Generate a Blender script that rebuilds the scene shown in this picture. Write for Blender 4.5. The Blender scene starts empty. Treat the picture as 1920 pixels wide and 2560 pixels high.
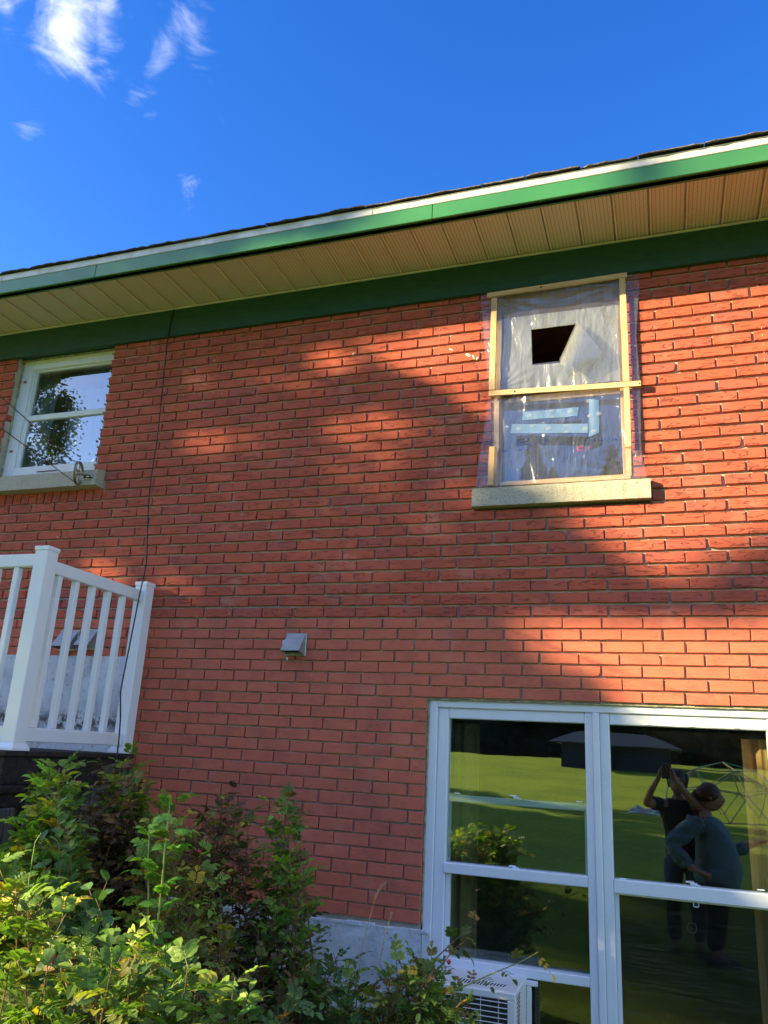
import bpy, math, random
from math import sin, cos, pi, radians, sqrt
from mathutils import Vector, Matrix, noise
random.seed(7)
S = bpy.context.scene
COL = S.collection

# ------------------------------------------------------------------ camera
CAM_F, CAM_W, CAM_H = 1973.942, 1920.0, 2560.0
CAM_P = Vector((1.45295, -4.21405, 1.71375))
YAW, PIT, ROL = -0.345065, 0.295407, 0.0545153
_f = Vector((sin(YAW)*cos(PIT), cos(YAW)*cos(PIT), sin(PIT)))
_r = Vector((cos(YAW), -sin(YAW), 0.0)); _u = _r.cross(_f)
RGT = cos(ROL)*_r + sin(ROL)*_u; UPV = -sin(ROL)*_r + cos(ROL)*_u; FWD = _f
cd = bpy.data.cameras.new('camera'); cam = bpy.data.objects.new('camera', cd); COL.objects.link(cam)
cd.sensor_fit = 'VERTICAL'; cd.sensor_height = 36.0; cd.sensor_width = 27.0
cd.lens = CAM_F/CAM_H*36.0; cd.clip_start = 0.02; cd.clip_end = 600
_m = Matrix((RGT, UPV, -FWD)).transposed().to_4x4(); _m.translation = CAM_P
cam.matrix_world = _m; S.camera = cam
S.render.resolution_x = 768; S.render.resolution_y = 1024

def ray(x, y): return FWD + (x-960)/CAM_F*RGT - (y-1280)/CAM_F*UPV
def at(x, y, Y):                      # point on the plane y = Y seen at this place of the photograph
    d = ray(x, y); return CAM_P + d*((Y-CAM_P.y)/d.y)
def mirrored(x, y, D, g=0.06):        # point at y = -D that the window glass shows there
    d = ray(x, y); p = CAM_P + d*((g-CAM_P.y)/d.y); e = Vector((d.x, -d.y, d.z))
    return p + e*((-D-g)/e.y)

# ------------------------------------------------------------------ sun and sky
LIGHT = Vector((1.8, 1.0, -0.755)).normalized()     # the way sunlight travels
SUN_EL = math.asin(-LIGHT.z); SUN_AZ = math.atan2(-LIGHT.x, -LIGHT.y)   # azimuth from +Y towards +X
sd = bpy.data.lights.new('sun', 'SUN'); sd.energy = 4.7; sd.angle = radians(0.55); sd.color = (1.0, 0.82, 0.42)
sun = bpy.data.objects.new('sun', sd); COL.objects.link(sun)
sun.rotation_euler = LIGHT.to_track_quat('-Z', 'Y').to_euler(); sun.location = (-12, -7, 9)
S.view_settings.view_transform = 'Standard'; S.view_settings.look = 'None'
S.view_settings.exposure = 2.08; S.view_settings.gamma = 1.0
S.cycles.max_bounces = 8; S.cycles.transparent_max_bounces = 24
S.cycles.glossy_bounces = 5; S.cycles.diffuse_bounces = 4; S.cycles.transmission_bounces = 6

class NT:                                            # small node-tree helper
    def __init__(s, t): s.t = t; s.n = t.nodes; s.n.clear()
    def new(s, k, **kw):
        o = s.n.new(k)
        for a, b in kw.items(): setattr(o, a, b)
        return o
    def link(s, a, b): s.t.links.new(a, b)
    def val(s, sock, v):
        if isinstance(v, bpy.types.NodeSocket): s.link(v, sock)
        else: sock.default_value = v
    def math(s, op, a, b=None, c=None, clamp=False):
        o = s.new('ShaderNodeMath', operation=op); o.use_clamp = clamp
        s.val(o.inputs[0], a)
        if b is not None: s.val(o.inputs[1], b)
        if c is not None: s.val(o.inputs[2], c)
        return o.outputs[0]
    def vmath(s, op, a, b=None):
        o = s.new('ShaderNodeVectorMath', operation=op); s.val(o.inputs[0], a)
        if b is not None: s.val(o.inputs[1], b)
        return o.outputs[0]
    def ramp(s, fac, stops):
        o = s.new('ShaderNodeValToRGB'); e = o.color_ramp.elements
        while len(e) < len(stops): e.new(0.5)
        for i, (p, c) in enumerate(stops):
            e[i].position = p; e[i].color = (c if len(c) == 4 else (*c, 1)) if hasattr(c, '__len__') else (c, c, c, 1)
        s.val(o.inputs[0], fac); return o.outputs[0]
    def mix(s, fac, a, b, mode='MIX'):
        o = s.new('ShaderNodeMix', data_type='RGBA', blend_type=mode)
        s.val(o.inputs[0], fac)
        s.val(o.inputs[6], a if isinstance(a, bpy.types.NodeSocket) else (*a, 1)[:4])
        s.val(o.inputs[7], b if isinstance(b, bpy.types.NodeSocket) else (*b, 1)[:4])
        return o.outputs[2]
    def noise(s, vec, scale, detail=3, rough=0.5, dist=0.0):
        o = s.new('ShaderNodeTexNoise'); o.inputs['Scale'].default_value = scale
        o.inputs['Detail'].default_value = detail; o.inputs['Roughness'].default_value = rough
        o.inputs['Distortion'].default_value = dist
        if vec is not None: s.link(vec, o.inputs['Vector'])
        return o.outputs[0]
    def vscale(s, vec, sc, off=(0, 0, 0)):
        o = s.new('ShaderNodeMapping'); s.link(vec, o.inputs[0]); o.inputs['Scale'].default_value = sc
        o.inputs['Location'].default_value = off; return o.outputs[0]
    def smooth(s, x, a, b):
        o = s.new('ShaderNodeMapRange', interpolation_type='SMOOTHSTEP'); s.val(o.inputs[0], x)
        o.inputs[1].default_value = a; o.inputs[2].default_value = b; return o.outputs[0]

W = bpy.data.worlds.new('World'); S.world = W; W.use_nodes = True
w = NT(W.node_tree)
sky = w.new('ShaderNodeTexSky', sky_type='NISHITA'); sky.sun_disc = False
sky.sun_elevation = SUN_EL; sky.sun_rotation = SUN_AZ; sky.altitude = 300
sky.air_density = 1.0; sky.dust_density = 0.3; sky.ozone_density = 2.2
hs = w.new('ShaderNodeHueSaturation'); hs.inputs['Saturation'].default_value = 1.37; hs.inputs['Value'].default_value = 1.0; hs.inputs['Hue'].default_value = .519
w.link(sky.outputs[0], hs.inputs['Color'])
tcw = w.new('ShaderNodeTexCoord'); sx = w.new('ShaderNodeSeparateXYZ'); w.link(tcw.outputs['Generated'], sx.inputs[0])
zc = w.math('MAXIMUM', sx.outputs[2], 0.05)
U = w.math('DIVIDE', sx.outputs[0], zc); V = w.math('DIVIDE', sx.outputs[1], zc)
cv = w.new('ShaderNodeCombineXYZ'); w.link(U, cv.inputs[0]); w.link(V, cv.inputs[1])
def sky_uv(x, y): d = ray(x, y); return d.x/d.z, d.y/d.z
nz1 = w.noise(w.vscale(cv.outputs[0], (3.0, 3.4, 1)), 2.6, 8, 0.62, 1.1)
nz2 = w.noise(w.vscale(cv.outputs[0], (1, 1, 1), (4, 2, 0)), 14, 5, 0.65, 0.9)
CL = [((170, 40), (75, 40), (170, 190), 1.0, 1.0), ((130, -20), (150, -20), (130, 130), .9, .8), ((400, 150), (440, 150), (362, 240), .42, .55), ((480, 90), (515, 90), (500, 190), .22, .5),
      ((250, 40), (300, 40), (240, 180), .55, .7), ((20, 20), (60, 20), (20, 80), .45, .5), ((72, 312), (102, 312), (72, 335), .25, .4), ((463, 495), (484, 495), (463, 540), .25, .4),
      ((505, 403), (517, 403), (505, 414), .2, .3), ((60, -160), (330, -160), (60, 30), .9, .9)]
dens = None
for c0, ca, cb, amp, op in CL:
    u0, v0 = sky_uv(*c0); ua, va = sky_uv(*ca); ub, vb = sky_uv(*cb)
    a, b, c_, d_ = ua-u0, ub-u0, va-v0, vb-v0; det = a*d_-b*c_
    du = w.math('SUBTRACT', U, u0); dv = w.math('SUBTRACT', V, v0)
    p = w.math('ADD', w.math('MULTIPLY', du, d_/det), w.math('MULTIPLY', dv, -b/det))
    q = w.math('ADD', w.math('MULTIPLY', du, -c_/det), w.math('MULTIPLY', dv, a/det))
    r2 = w.math('SQRT', w.math('ADD', w.math('MULTIPLY', p, p), w.math('MULTIPLY', q, q)))
    m = w.math('MULTIPLY', w.math('SUBTRACT', 1.35, r2, clamp=False), amp)
    dens = m if dens is None else w.math('MAXIMUM', dens, m)
dens = w.math('ADD', dens, w.math('MULTIPLY', w.math('SUBTRACT', nz1, 0.5), 2.6))
dens = w.math('ADD', dens, w.math('MULTIPLY', w.math('SUBTRACT', nz2, 0.5), 0.75))
cm = w.math('MULTIPLY', w.smooth(dens, 0.05, 1.9), .93)
# broken cloud added overhead and behind the camera, out of view, as neutral fill
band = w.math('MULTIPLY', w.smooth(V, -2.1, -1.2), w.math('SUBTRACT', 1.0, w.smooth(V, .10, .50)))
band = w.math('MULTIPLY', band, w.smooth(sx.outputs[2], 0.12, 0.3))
fill_cloud = w.math('MULTIPLY', w.smooth(w.noise(cv.outputs[0], 1.3, 6, .6, .5), .40, .56), band)
cm = w.math('MAXIMUM', cm, w.math('MULTIPLY', fill_cloud, .50))
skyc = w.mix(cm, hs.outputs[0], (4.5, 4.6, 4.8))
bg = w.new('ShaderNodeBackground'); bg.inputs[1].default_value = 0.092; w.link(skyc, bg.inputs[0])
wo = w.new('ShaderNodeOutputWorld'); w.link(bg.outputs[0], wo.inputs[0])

# ------------------------------------------------------------------ object helpers
def setp(o, label=None, cat=None, group=None, kind=None):
    for k, v in (('label', label), ('category', cat), ('group', group), ('kind', kind)):
        if v: o[k] = v
    return o
def empty(name, loc=(0, 0, 0), label=None, cat=None, group=None):
    o = bpy.data.objects.new(name, None); COL.objects.link(o); o.location = loc; o.empty_display_size = .1
    return setp(o, label, cat, group)

class MB:
    def __init__(s): s.v = []; s.f = []; s.mi = []; s.c = {}
    def add(s, vs, fs, m=0):
        b = len(s.v); s.v += [tuple(p) for p in vs]; s.f += [tuple(i+b for i in f) for f in fs]; s.mi += [m]*len(fs); return b
    def box(s, x0, x1, y0, y1, z0, z1, m=0, bev=0.0):
        if bev <= 0:
            s.add([(x, y, z) for z in (z0, z1) for y in (y0, y1) for x in (x0, x1)],
                  [(0, 2, 3, 1), (4, 5, 7, 6), (0, 1, 5, 4), (2, 6, 7, 3), (0, 4, 6, 2), (1, 3, 7, 5)], m); return
        b = min(bev, abs(x1-x0)/2.1, abs(y1-y0)/2.1, abs(z1-z0)/2.1); vs = []; idx = {}
        X, Y, Z = (x0, x1), (y0, y1), (z0, z1)
        for i in (0, 1):
            for j in (0, 1):
                for k in (0, 1):
                    sx_, sy_, sz_ = (1-2*i)*b, (1-2*j)*b, (1-2*k)*b
                    idx[i, j, k, 0] = len(vs); vs.append((X[i], Y[j]+sy_, Z[k]+sz_))
                    idx[i, j, k, 1] = len(vs); vs.append((X[i]+sx_, Y[j], Z[k]+sz_))
                    idx[i, j, k, 2] = len(vs); vs.append((X[i]+sx_, Y[j]+sy_, Z[k]))
        fs = []
        for ax in range(3):
            for e in (0, 1):
                o_ = [a for a in range(3) if a != ax]; q = []
                for (a, c) in ((0, 0), (1, 0), (1, 1), (0, 1)):
                    t = [0, 0, 0]; t[ax] = e; t[o_[0]] = a; t[o_[1]] = c; q.append(idx[t[0], t[1], t[2], ax])
                fs.append(q)
        for ax in range(3):
            o_ = [a for a in range(3) if a != ax]
            for a in (0, 1):
                for c in (0, 1):
                    t0 = [0]*3; t1 = [0]*3; t0[ax] = 0; t1[ax] = 1
                    for t in (t0, t1): t[o_[0]] = a; t[o_[1]] = c
                    fs.append([idx[(*t0, o_[0])], idx[(*t1, o_[0])], idx[(*t1, o_[1])], idx[(*t0, o_[1])]])
        for k_ in [(i, j, k) for i in (0, 1) for j in (0, 1) for k in (0, 1)]: fs.append([idx[(*k_, 0)], idx[(*k_, 1)], idx[(*k_, 2)]])
        s.add(vs, fs, m)
    def tube(s, pts, r, n=8, m=0, cap=True):
        pts = [Vector(p) for p in pts]; rs = r if hasattr(r, '__len__') else [r]*len(pts); rings = []
        up = Vector((0, 0, 1)); prev = None
        for i, p in enumerate(pts):
            t = (pts[min(i+1, len(pts)-1)]-pts[max(i-1, 0)])
            if t.length < 1e-9: t = Vector((0, 0, 1))
            t.normalize()
            a = prev if prev is not None else (Vector((1, 0, 0)) if abs(t.z) > .9 else up)
            a = (a - t*a.dot(t));
            if a.length < 1e-6: a = t.orthogonal()
            a.normalize(); prev = a; b = t.cross(a)
            rings.append([p + (a*cos(2*pi*k/n)+b*sin(2*pi*k/n))*rs[i] for k in range(n)])
        vs = [v for rg in rings for v in rg]; fs = []
        for i in range(len(rings)-1):
            for k in range(n): fs.append((i*n+k, i*n+(k+1) % n, (i+1)*n+(k+1) % n, (i+1)*n+k))
        if cap: fs.append(tuple(range(n))[::-1]); fs.append(tuple(range((len(rings)-1)*n, len(rings)*n)))
        s.add(vs, fs, m)
    def prism(s, poly, axis, a0, a1, m=0):       # poly of 2-D points extruded along an axis ('x','y','z')
        def P(q, a):
            return {'x': (a, q[0], q[1]), 'y': (q[0], a, q[1]), 'z': (q[0], q[1], a)}[axis]
        n = len(poly); s.add([P(q, a0) for q in poly]+[P(q, a1) for q in poly],
              [tuple(range(n)), tuple(range(2*n-1, n-1, -1))]+[(i, (i+1) % n, n+(i+1) % n, n+i) for i in range(n)], m)
    def build_each(s, name, mats, parent=None, **kw):      # one object for every connected piece
        par = list(range(len(s.v)))
        def fi(a):
            while par[a] != a: par[a] = par[par[a]]; a = par[a]
            return a
        for f in s.f:
            for q in f[1:]: par[fi(q)] = fi(f[0])
        gr = {}
        for f in s.f: gr.setdefault(fi(f[0]), []).append(f)
        out = []
        for fs in gr.values():
            ids = sorted({i for f in fs for i in f}); mp = {i: k for k, i in enumerate(ids)}; b = MB(); b.add([s.v[i] for i in ids], [tuple(mp[i] for i in f) for f in fs]); out.append(b.build(name, mats, parent, **kw))
        return out
    def build(s, name, mats, parent=None, smooth=False, recalc=True):
        me = bpy.data.meshes.new(name); me.from_pydata(s.v, [], s.f)
        if not isinstance(mats, (list, tuple)): mats = [mats]
        for mm in mats: me.materials.append(mm)
        if len(mats) > 1: me.polygons.foreach_set('material_index', s.mi)
        for k, vals in s.c.items():
            at_ = me.color_attributes.new(k, 'FLOAT_COLOR', 'POINT'); flat = [c for q in vals for c in q]
            at_.data.foreach_set('color', flat)
        me.update()
        if recalc:
            import bmesh
            bm = bmesh.new(); bm.from_mesh(me); bmesh.ops.recalc_face_normals(bm, faces=bm.faces); bm.to_mesh(me); bm.free()
        if smooth: me.polygons.foreach_set('use_smooth', [True]*len(me.polygons))
        o = bpy.data.objects.new(name, me); COL.objects.link(o)
        if parent: o.parent = parent; o.matrix_parent_inverse = Matrix.Translation(parent.location).inverted() if parent.type == 'EMPTY' else Matrix()
        return o

# ------------------------------------------------------------------ materials
def mat(name): m = bpy.data.materials.new(name); m.use_nodes = True; return m, NT(m.node_tree)
def finish(n, col, rough=0.6, bump=None, bd=0.002, bs=0.6, spec=0.4, metal=0.0, coat=0.0):
    p = n.new('ShaderNodeBsdfPrincipled')
    n.val(p.inputs['Base Color'], col if isinstance(col, bpy.types.NodeSocket) else (*col, 1)[:4])
    n.val(p.inputs['Roughness'], rough); p.inputs['Specular IOR Level'].default_value = spec
    p.inputs['Metallic'].default_value = metal; p.inputs['Coat Weight'].default_value = coat
    if bump is not None:
        b = n.new('ShaderNodeBump'); b.inputs['Distance'].default_value = bd; b.inputs['Strength'].default_value = bs
        n.link(bump, b.inputs['Height']); n.link(b.outputs[0], p.inputs['Normal'])
    o = n.new('ShaderNodeOutputMaterial'); n.link(p.outputs[0], o.inputs[0]); return p
def simple(name, c1, c2=None, scale=20, rough=0.6, bd=0.001, stretch=(1, 1, 1), spec=0.4, detail=4, metal=0, coat=0, bscale=None, bs=.6, lo=.35, hi=.65):
    m, n = mat(name); tc = n.new('ShaderNodeTexCoord').outputs['Object']; v = n.vscale(tc, stretch)
    nz = n.noise(v, scale, detail, .6); c = n.mix(n.smooth(nz, lo, hi), c1, c2 or tuple(x*.85 for x in c1))
    bz = n.noise(v, bscale or scale*2.5, 4, .6)
    finish(n, c, rough, bz, bd, bs, spec, metal, coat); return m

def brick_mat():
    m, n = mat('rugged red brick'); tc = n.new('ShaderNodeTexCoord').outputs['Object']
    at_ = n.new('ShaderNodeAttribute'); at_.attribute_name = 'bc'; sp = n.new('ShaderNodeSeparateColor'); n.link(at_.outputs['Color'], sp.inputs[0])
    R1, R2, LOW = sp.outputs[0], sp.outputs[1], sp.outputs[2]
    cx = n.new('ShaderNodeCombineXYZ'); n.link(n.math('MULTIPLY', R1, 3.7), cx.inputs[1]); n.link(n.math('MULTIPLY', R2, 5.1), cx.inputs[2])
    vv = n.vmath('ADD', tc, cx.outputs[0])
    # wandering horizontal gouges: contour lines of stretched noise, broken into dashes
    g = n.noise(n.vscale(vv, (7.5, 1, 38)), 1.0, 2, .45, .25)
    fr = n.math('FRACT', n.math('MULTIPLY', g, 4.2)); ln = n.math('ABSOLUTE', n.math('SUBTRACT', fr, .5))
    line = n.math('SUBTRACT', 1.0, n.smooth(ln, .01, .10))
    dash = n.smooth(n.noise(n.vscale(vv, (17, 1, 60), (3, 0, 1)), 1.0, 1, .5), .36, .48)
    line = n.math('MULTIPLY', line, dash)
    fine = n.noise(n.vscale(vv, (30, 1, 240)), 1.0, 3, .6, .6)
    grain = n.noise(vv, 420, 3, .6)
    strong = n.math('SUBTRACT', 1.0, n.math('MULTIPLY', LOW, .72))
    h = n.math('MULTIPLY', n.math('MULTIPLY', line, -1.0), strong)
    h = n.math('ADD', h, n.math('MULTIPLY', fine, .35)); h = n.math('ADD', h, n.math('MULTIPLY', grain, .18))
    base = n.mix(n.smooth(R1, 0, 1), (.45, .093, .054), (.49, .106, .062))
    base = n.mix(n.math('MULTIPLY', n.smooth(R2, .70, 1.0), .6), base, (.41, .098, .082))
    base = n.mix(n.math('MULTIPLY', LOW, .85), base, (.60, .160, .098))
    st = n.noise(vv, 7, 4, .6, .4); base = n.mix(n.math('MULTIPLY', n.smooth(st, .45, .7), .35), base, (.27, .075, .068))
    wh = n.noise(n.vscale(tc, (1, 1, 1), (5, 0, 0)), 3.1, 4, .7); base = n.mix(n.math('MULTIPLY', n.smooth(wh, .54, .72), .34), base, (.56, .30, .24))
    dk = n.noise(n.vscale(tc, (1.4, 1, .8), (9, 0, 4)), 1.6, 5, .65, .5); base = n.mix(n.math('MULTIPLY', n.smooth(dk, .50, .72), .38), base, (.26, .085, .075))
    base = n.mix(n.math('MULTIPLY', line, n.math('MULTIPLY', strong, .65)), base, (.10, .028, .022))
    finish(n, base, .82, h, .0022, 1.0, .25); return m
def mortar_mat():
    m, n = mat('grey lime mortar'); tc = n.new('ShaderNodeTexCoord').outputs['Object']
    a = n.noise(tc, 9, 5, .6); b = n.noise(tc, 160, 4, .7)
    c = n.mix(n.smooth(a, .35, .65), (.50, .445, .355), (.39, .35, .295)); c = n.mix(n.smooth(b, .6, .85), c, (.2, .17, .14))
    finish(n, c, .95, b, .003, .9, .1); return m
def concrete_mat():
    m, n = mat('speckled concrete sill'); tc = n.new('ShaderNodeTexCoord').outputs['Object']
    a = n.noise(tc, 200, 3, .6); b = n.noise(tc, 130, 3, .7); d = n.noise(tc, 4, 4, .6)
    c = n.mix(n.smooth(a, .52, .66), (.45, .42, .35), (.18, .165, .14)); c = n.mix(n.smooth(b, .56, .68), c, (.56, .52, .41))
    c = n.mix(n.math('MULTIPLY', n.smooth(d, .45, .75), .3), c, (.24, .22, .13)); finish(n, c, .9, a, .0015, .7, .2); return m
def parge_mat():
    m, n = mat('painted parged foundation'); tc = n.new('ShaderNodeTexCoord').outputs['Object']
    a = n.noise(tc, 5, 6, .65, .4); b = n.noise(tc, 38, 5, .7); sp = n.new('ShaderNodeSeparateXYZ'); n.link(tc, sp.inputs[0])
    # stained band of bare cement along the foot of the paint (a mark of its own shape)
    band = n.math('SUBTRACT', 1, n.smooth(n.math('ADD', n.math('ABSOLUTE', n.math('SUBTRACT', sp.outputs[2], 1.80)), n.math('MULTIPLY', a, .12)), .06, .16))
    left = n.math('LESS_THAN', sp.outputs[0], -1.55); band = n.math('MULTIPLY', band, left)
    c = n.mix(n.smooth(a, .4, .7), (.60, .68, .77), (.44, .50, .58)); c = n.mix(n.smooth(b, .58, .70), c, (.22, .215, .20)); c = n.mix(n.math('MULTIPLY', n.smooth(n.noise(n.vscale(tc, (5, 5, 2), (1, 1, 1)), 1.0, 5, .7, 1), .52, .62), .55), c, (.36, .35, .31))
    c = n.mix(n.math('MULTIPLY', band, n.smooth(n.noise(tc, 22, 5, .75), .42, .56)), c, (.075, .075, .07))
    finish(n, c, .85, n.math('ADD', a, n.math('MULTIPLY', b, .4)), .012, .8, .25); return m
def soffit_mat():
    m, n = mat('perforated beige soffit'); tc = n.new('ShaderNodeTexCoord').outputs['Object']; sp = n.new('ShaderNodeSeparateXYZ'); n.link(tc, sp.inputs[0])
    PX, PY = .1907/9, .0105
    fx = n.math('SUBTRACT', n.math('FRACT', n.math('DIVIDE', n.math('ADD', sp.outputs[0], 2.878+19.07), PX)), .5)
    fy = n.math('SUBTRACT', n.math('FRACT', n.math('DIVIDE', n.math('ADD', sp.outputs[1], 10), PY)), .5)
    dx = n.math('MULTIPLY', fx, PX/PY); d = n.math('SQRT', n.math('ADD', n.math('MULTIPLY', dx, dx), n.math('MULTIPLY', fy, fy)))
    dot = n.math('SUBTRACT', 1, n.smooth(d, .19, .27))
    nz = n.noise(tc, 6, 3, .5); c = n.mix(nz, (.68, .56, .52), (.72, .60, .56)); c = n.mix(dot, c, (.07, .05, .035))
    finish(n, c, .45, n.math('MULTIPLY', dot, -1), .001, .5, .4); return m
def wood_mat(name, c1, c2, sx_=(3, 60, 60), rough=.7, bd=.001):
    m, n = mat(name); tc = n.new('ShaderNodeTexCoord').outputs['Object']; v = n.vscale(tc, sx_)
    a = n.noise(v, 1.0, 5, .6, 1.2); b = n.noise(tc, 40, 2, .5)
    c = n.mix(n.smooth(a, .38, .62), c1, c2); c = n.mix(n.math('MULTIPLY', n.smooth(b, .62, .74), .5), c, tuple(x*.5 for x in c1))
    finish(n, c, rough, a, bd, .6, .3); return m
def white_mat(name='white vinyl', c=(.72, .77, .84), rough=.35, dirt=.12):
    m, n = mat(name); tc = n.new('ShaderNodeTexCoord').outputs['Object']
    a = n.noise(tc, 3.5, 4, .6, .3); b = n.noise(n.vscale(tc, (40, 40, 6)), 1.0, 4, .65)
    cc = n.mix(n.math('MULTIPLY', n.smooth(a, .5, .75), dirt), c, (.48, .47, .42)); cc = n.mix(n.math('MULTIPLY', n.smooth(b, .62, .78), dirt*.8), cc, (.35, .33, .28))
    finish(n, cc, rough, a, .003, .15, .45); return m
def glass_mat(name, refl=.28, tint=(.75, .85, .82), wav=.25, dust=.0, streak=False, fm=1.4):
    m, n = mat(name); tc = n.new('ShaderNodeTexCoord').outputs['Object']
    ge = n.new('ShaderNodeNewGeometry'); dp = n.new('ShaderNodeVectorMath', operation='DOT_PRODUCT'); n.link(ge.outputs['Incoming'], dp.inputs[0]); n.link(ge.outputs['Normal'], dp.inputs[1])
    cth = n.math('ABSOLUTE', dp.outputs['Value']); fr_ = n.math('ADD', .04, n.math('MULTIPLY', .96, n.math('POWER', n.math('SUBTRACT', 1.0, cth), 5.0)))
    fac = n.math('ADD', n.math('MULTIPLY', fr_, fm), refl, clamp=True)
    bz = n.noise(tc, 2.2, 2, .4); b = n.new('ShaderNodeBump'); b.inputs['Distance'].default_value = .0012*wav*4; b.inputs['Strength'].default_value = .5; n.link(bz, b.inputs['Height'])
    g = n.new('ShaderNodeBsdfGlossy'); g.inputs['Roughness'].default_value = .0 if not streak else .03; g.inputs[0].default_value = (.95, 1, .98, 1); n.link(b.outputs[0], g.inputs['Normal'])
    t = n.new('ShaderNodeBsdfTransparent'); t.inputs[0].default_value = (*tint, 1)
    mx = n.new('ShaderNodeMixShader'); n.link(fac, mx.inputs[0]); n.link(t.outputs[0], mx.inputs[1]); n.link(g.outputs[0], mx.inputs[2])
    d = n.new('ShaderNodeBsdfDiffuse'); d.inputs[0].default_value = (.6, .62, .62, 1)
    sc = n.smooth(n.noise(tc, 900, 1, .5), .80, .86)
    if streak: sc = n.math('ADD', sc, n.math('MULTIPLY', n.smooth(n.noise(n.vscale(tc, (5, 1, 320), (0, 0, 0)), 1.0, 4, .7, .3), .42, .72), dust))
    else: sc = n.math('ADD', sc, n.math('MULTIPLY', n.smooth(n.noise(tc, 3, 5, .7), .4, .8), dust))
    m2 = n.new('ShaderNodeMixShader'); n.link(sc, m2.inputs[0]); n.link(mx.outputs[0], m2.inputs[1]); n.link(d.outputs[0], m2.inputs[2])
    o = n.new('ShaderNodeOutputMaterial'); n.link(m2.outputs[0], o.inputs[0]); return m
def film_mat(name, haze, tint, gl=.18, col=(.72, .76, .85), crease=1.0, rough=.14):
    m, n = mat(name); tc = n.new('ShaderNodeTexCoord').outputs['Object']
    w1 = n.noise(n.vscale(tc, (9, 1, 3)), 1.0, 5, .6, 1.6); w2 = n.noise(tc, 26, 4, .55, .8)
    bz = n.math('ADD', w1, n.math('MULTIPLY', w2, .25)); b = n.new('ShaderNodeBump'); b.inputs['Distance'].default_value = .02*crease; b.inputs['Strength'].default_value = .6; n.link(bz, b.inputs['Height'])
    t = n.new('ShaderNodeBsdfTransparent'); t.inputs[0].default_value = (*tint, 1)
    d = n.new('ShaderNodeBsdfDiffuse'); d.inputs[0].default_value = (*col, 1); n.link(b.outputs[0], d.inputs['Normal'])
    tl = n.new('ShaderNodeBsdfTranslucent'); tl.inputs[0].default_value = (*col, 1)
    dt = n.new('ShaderNodeMixShader'); dt.inputs[0].default_value = .35; n.link(d.outputs[0], dt.inputs[1]); n.link(tl.outputs[0], dt.inputs[2])
    g = n.new('ShaderNodeBsdfGlossy'); g.inputs['Roughness'].default_value = rough; n.link(b.outputs[0], g.inputs['Normal'])
    hz = n.math('ADD', haze, n.math('MULTIPLY', n.math('SUBTRACT', n.noise(n.vscale(tc, (6, 1, 2.5), (2, 0, 0)), 1.0, 5, .6, 1.0), .5), haze*.9), clamp=True)
    m1 = n.new('ShaderNodeMixShader'); n.link(hz, m1.inputs[0]); n.link(t.outputs[0], m1.inputs[1]); n.link(dt.outputs[0], m1.inputs[2])
    m2 = n.new('ShaderNodeMixShader'); m2.inputs[0].default_value = gl; n.link(m1.outputs[0], m2.inputs[1]); n.link(g.outputs[0], m2.inputs[2])
    o = n.new('ShaderNodeOutputMaterial'); n.link(m2.outputs[0], o.inputs[0]); return m
def leaf_mat(name='leaf', rough=.5, tr=.35, spec=.32):
    m, n = mat(name); a = n.new('ShaderNodeAttribute'); a.attribute_name = 'lc'; tc = n.new('ShaderNodeTexCoord').outputs['Object']
    c = n.mix(n.math('MULTIPLY', n.smooth(n.noise(tc, 120, 3, .6), .5, .75), .45), a.outputs['Color'], (.09, .07, .02))
    p = n.new('ShaderNodeBsdfPrincipled'); n.link(c, p.inputs['Base Color']); p.inputs['Roughness'].default_value = rough; p.inputs['Specular IOR Level'].default_value = spec
    t = n.new('ShaderNodeBsdfTranslucent'); c2 = n.mix(1.0, c, (1.5, 1.7, .6), 'MULTIPLY'); n.link(c2, t.inputs[0])
    x = n.new('ShaderNodeMixShader'); x.inputs[0].default_value = tr; n.link(p.outputs[0], x.inputs[1]); n.link(t.outputs[0], x.inputs[2])
    o = n.new('ShaderNodeOutputMaterial'); n.link(x.outputs[0], o.inputs[0]); return m

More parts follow.
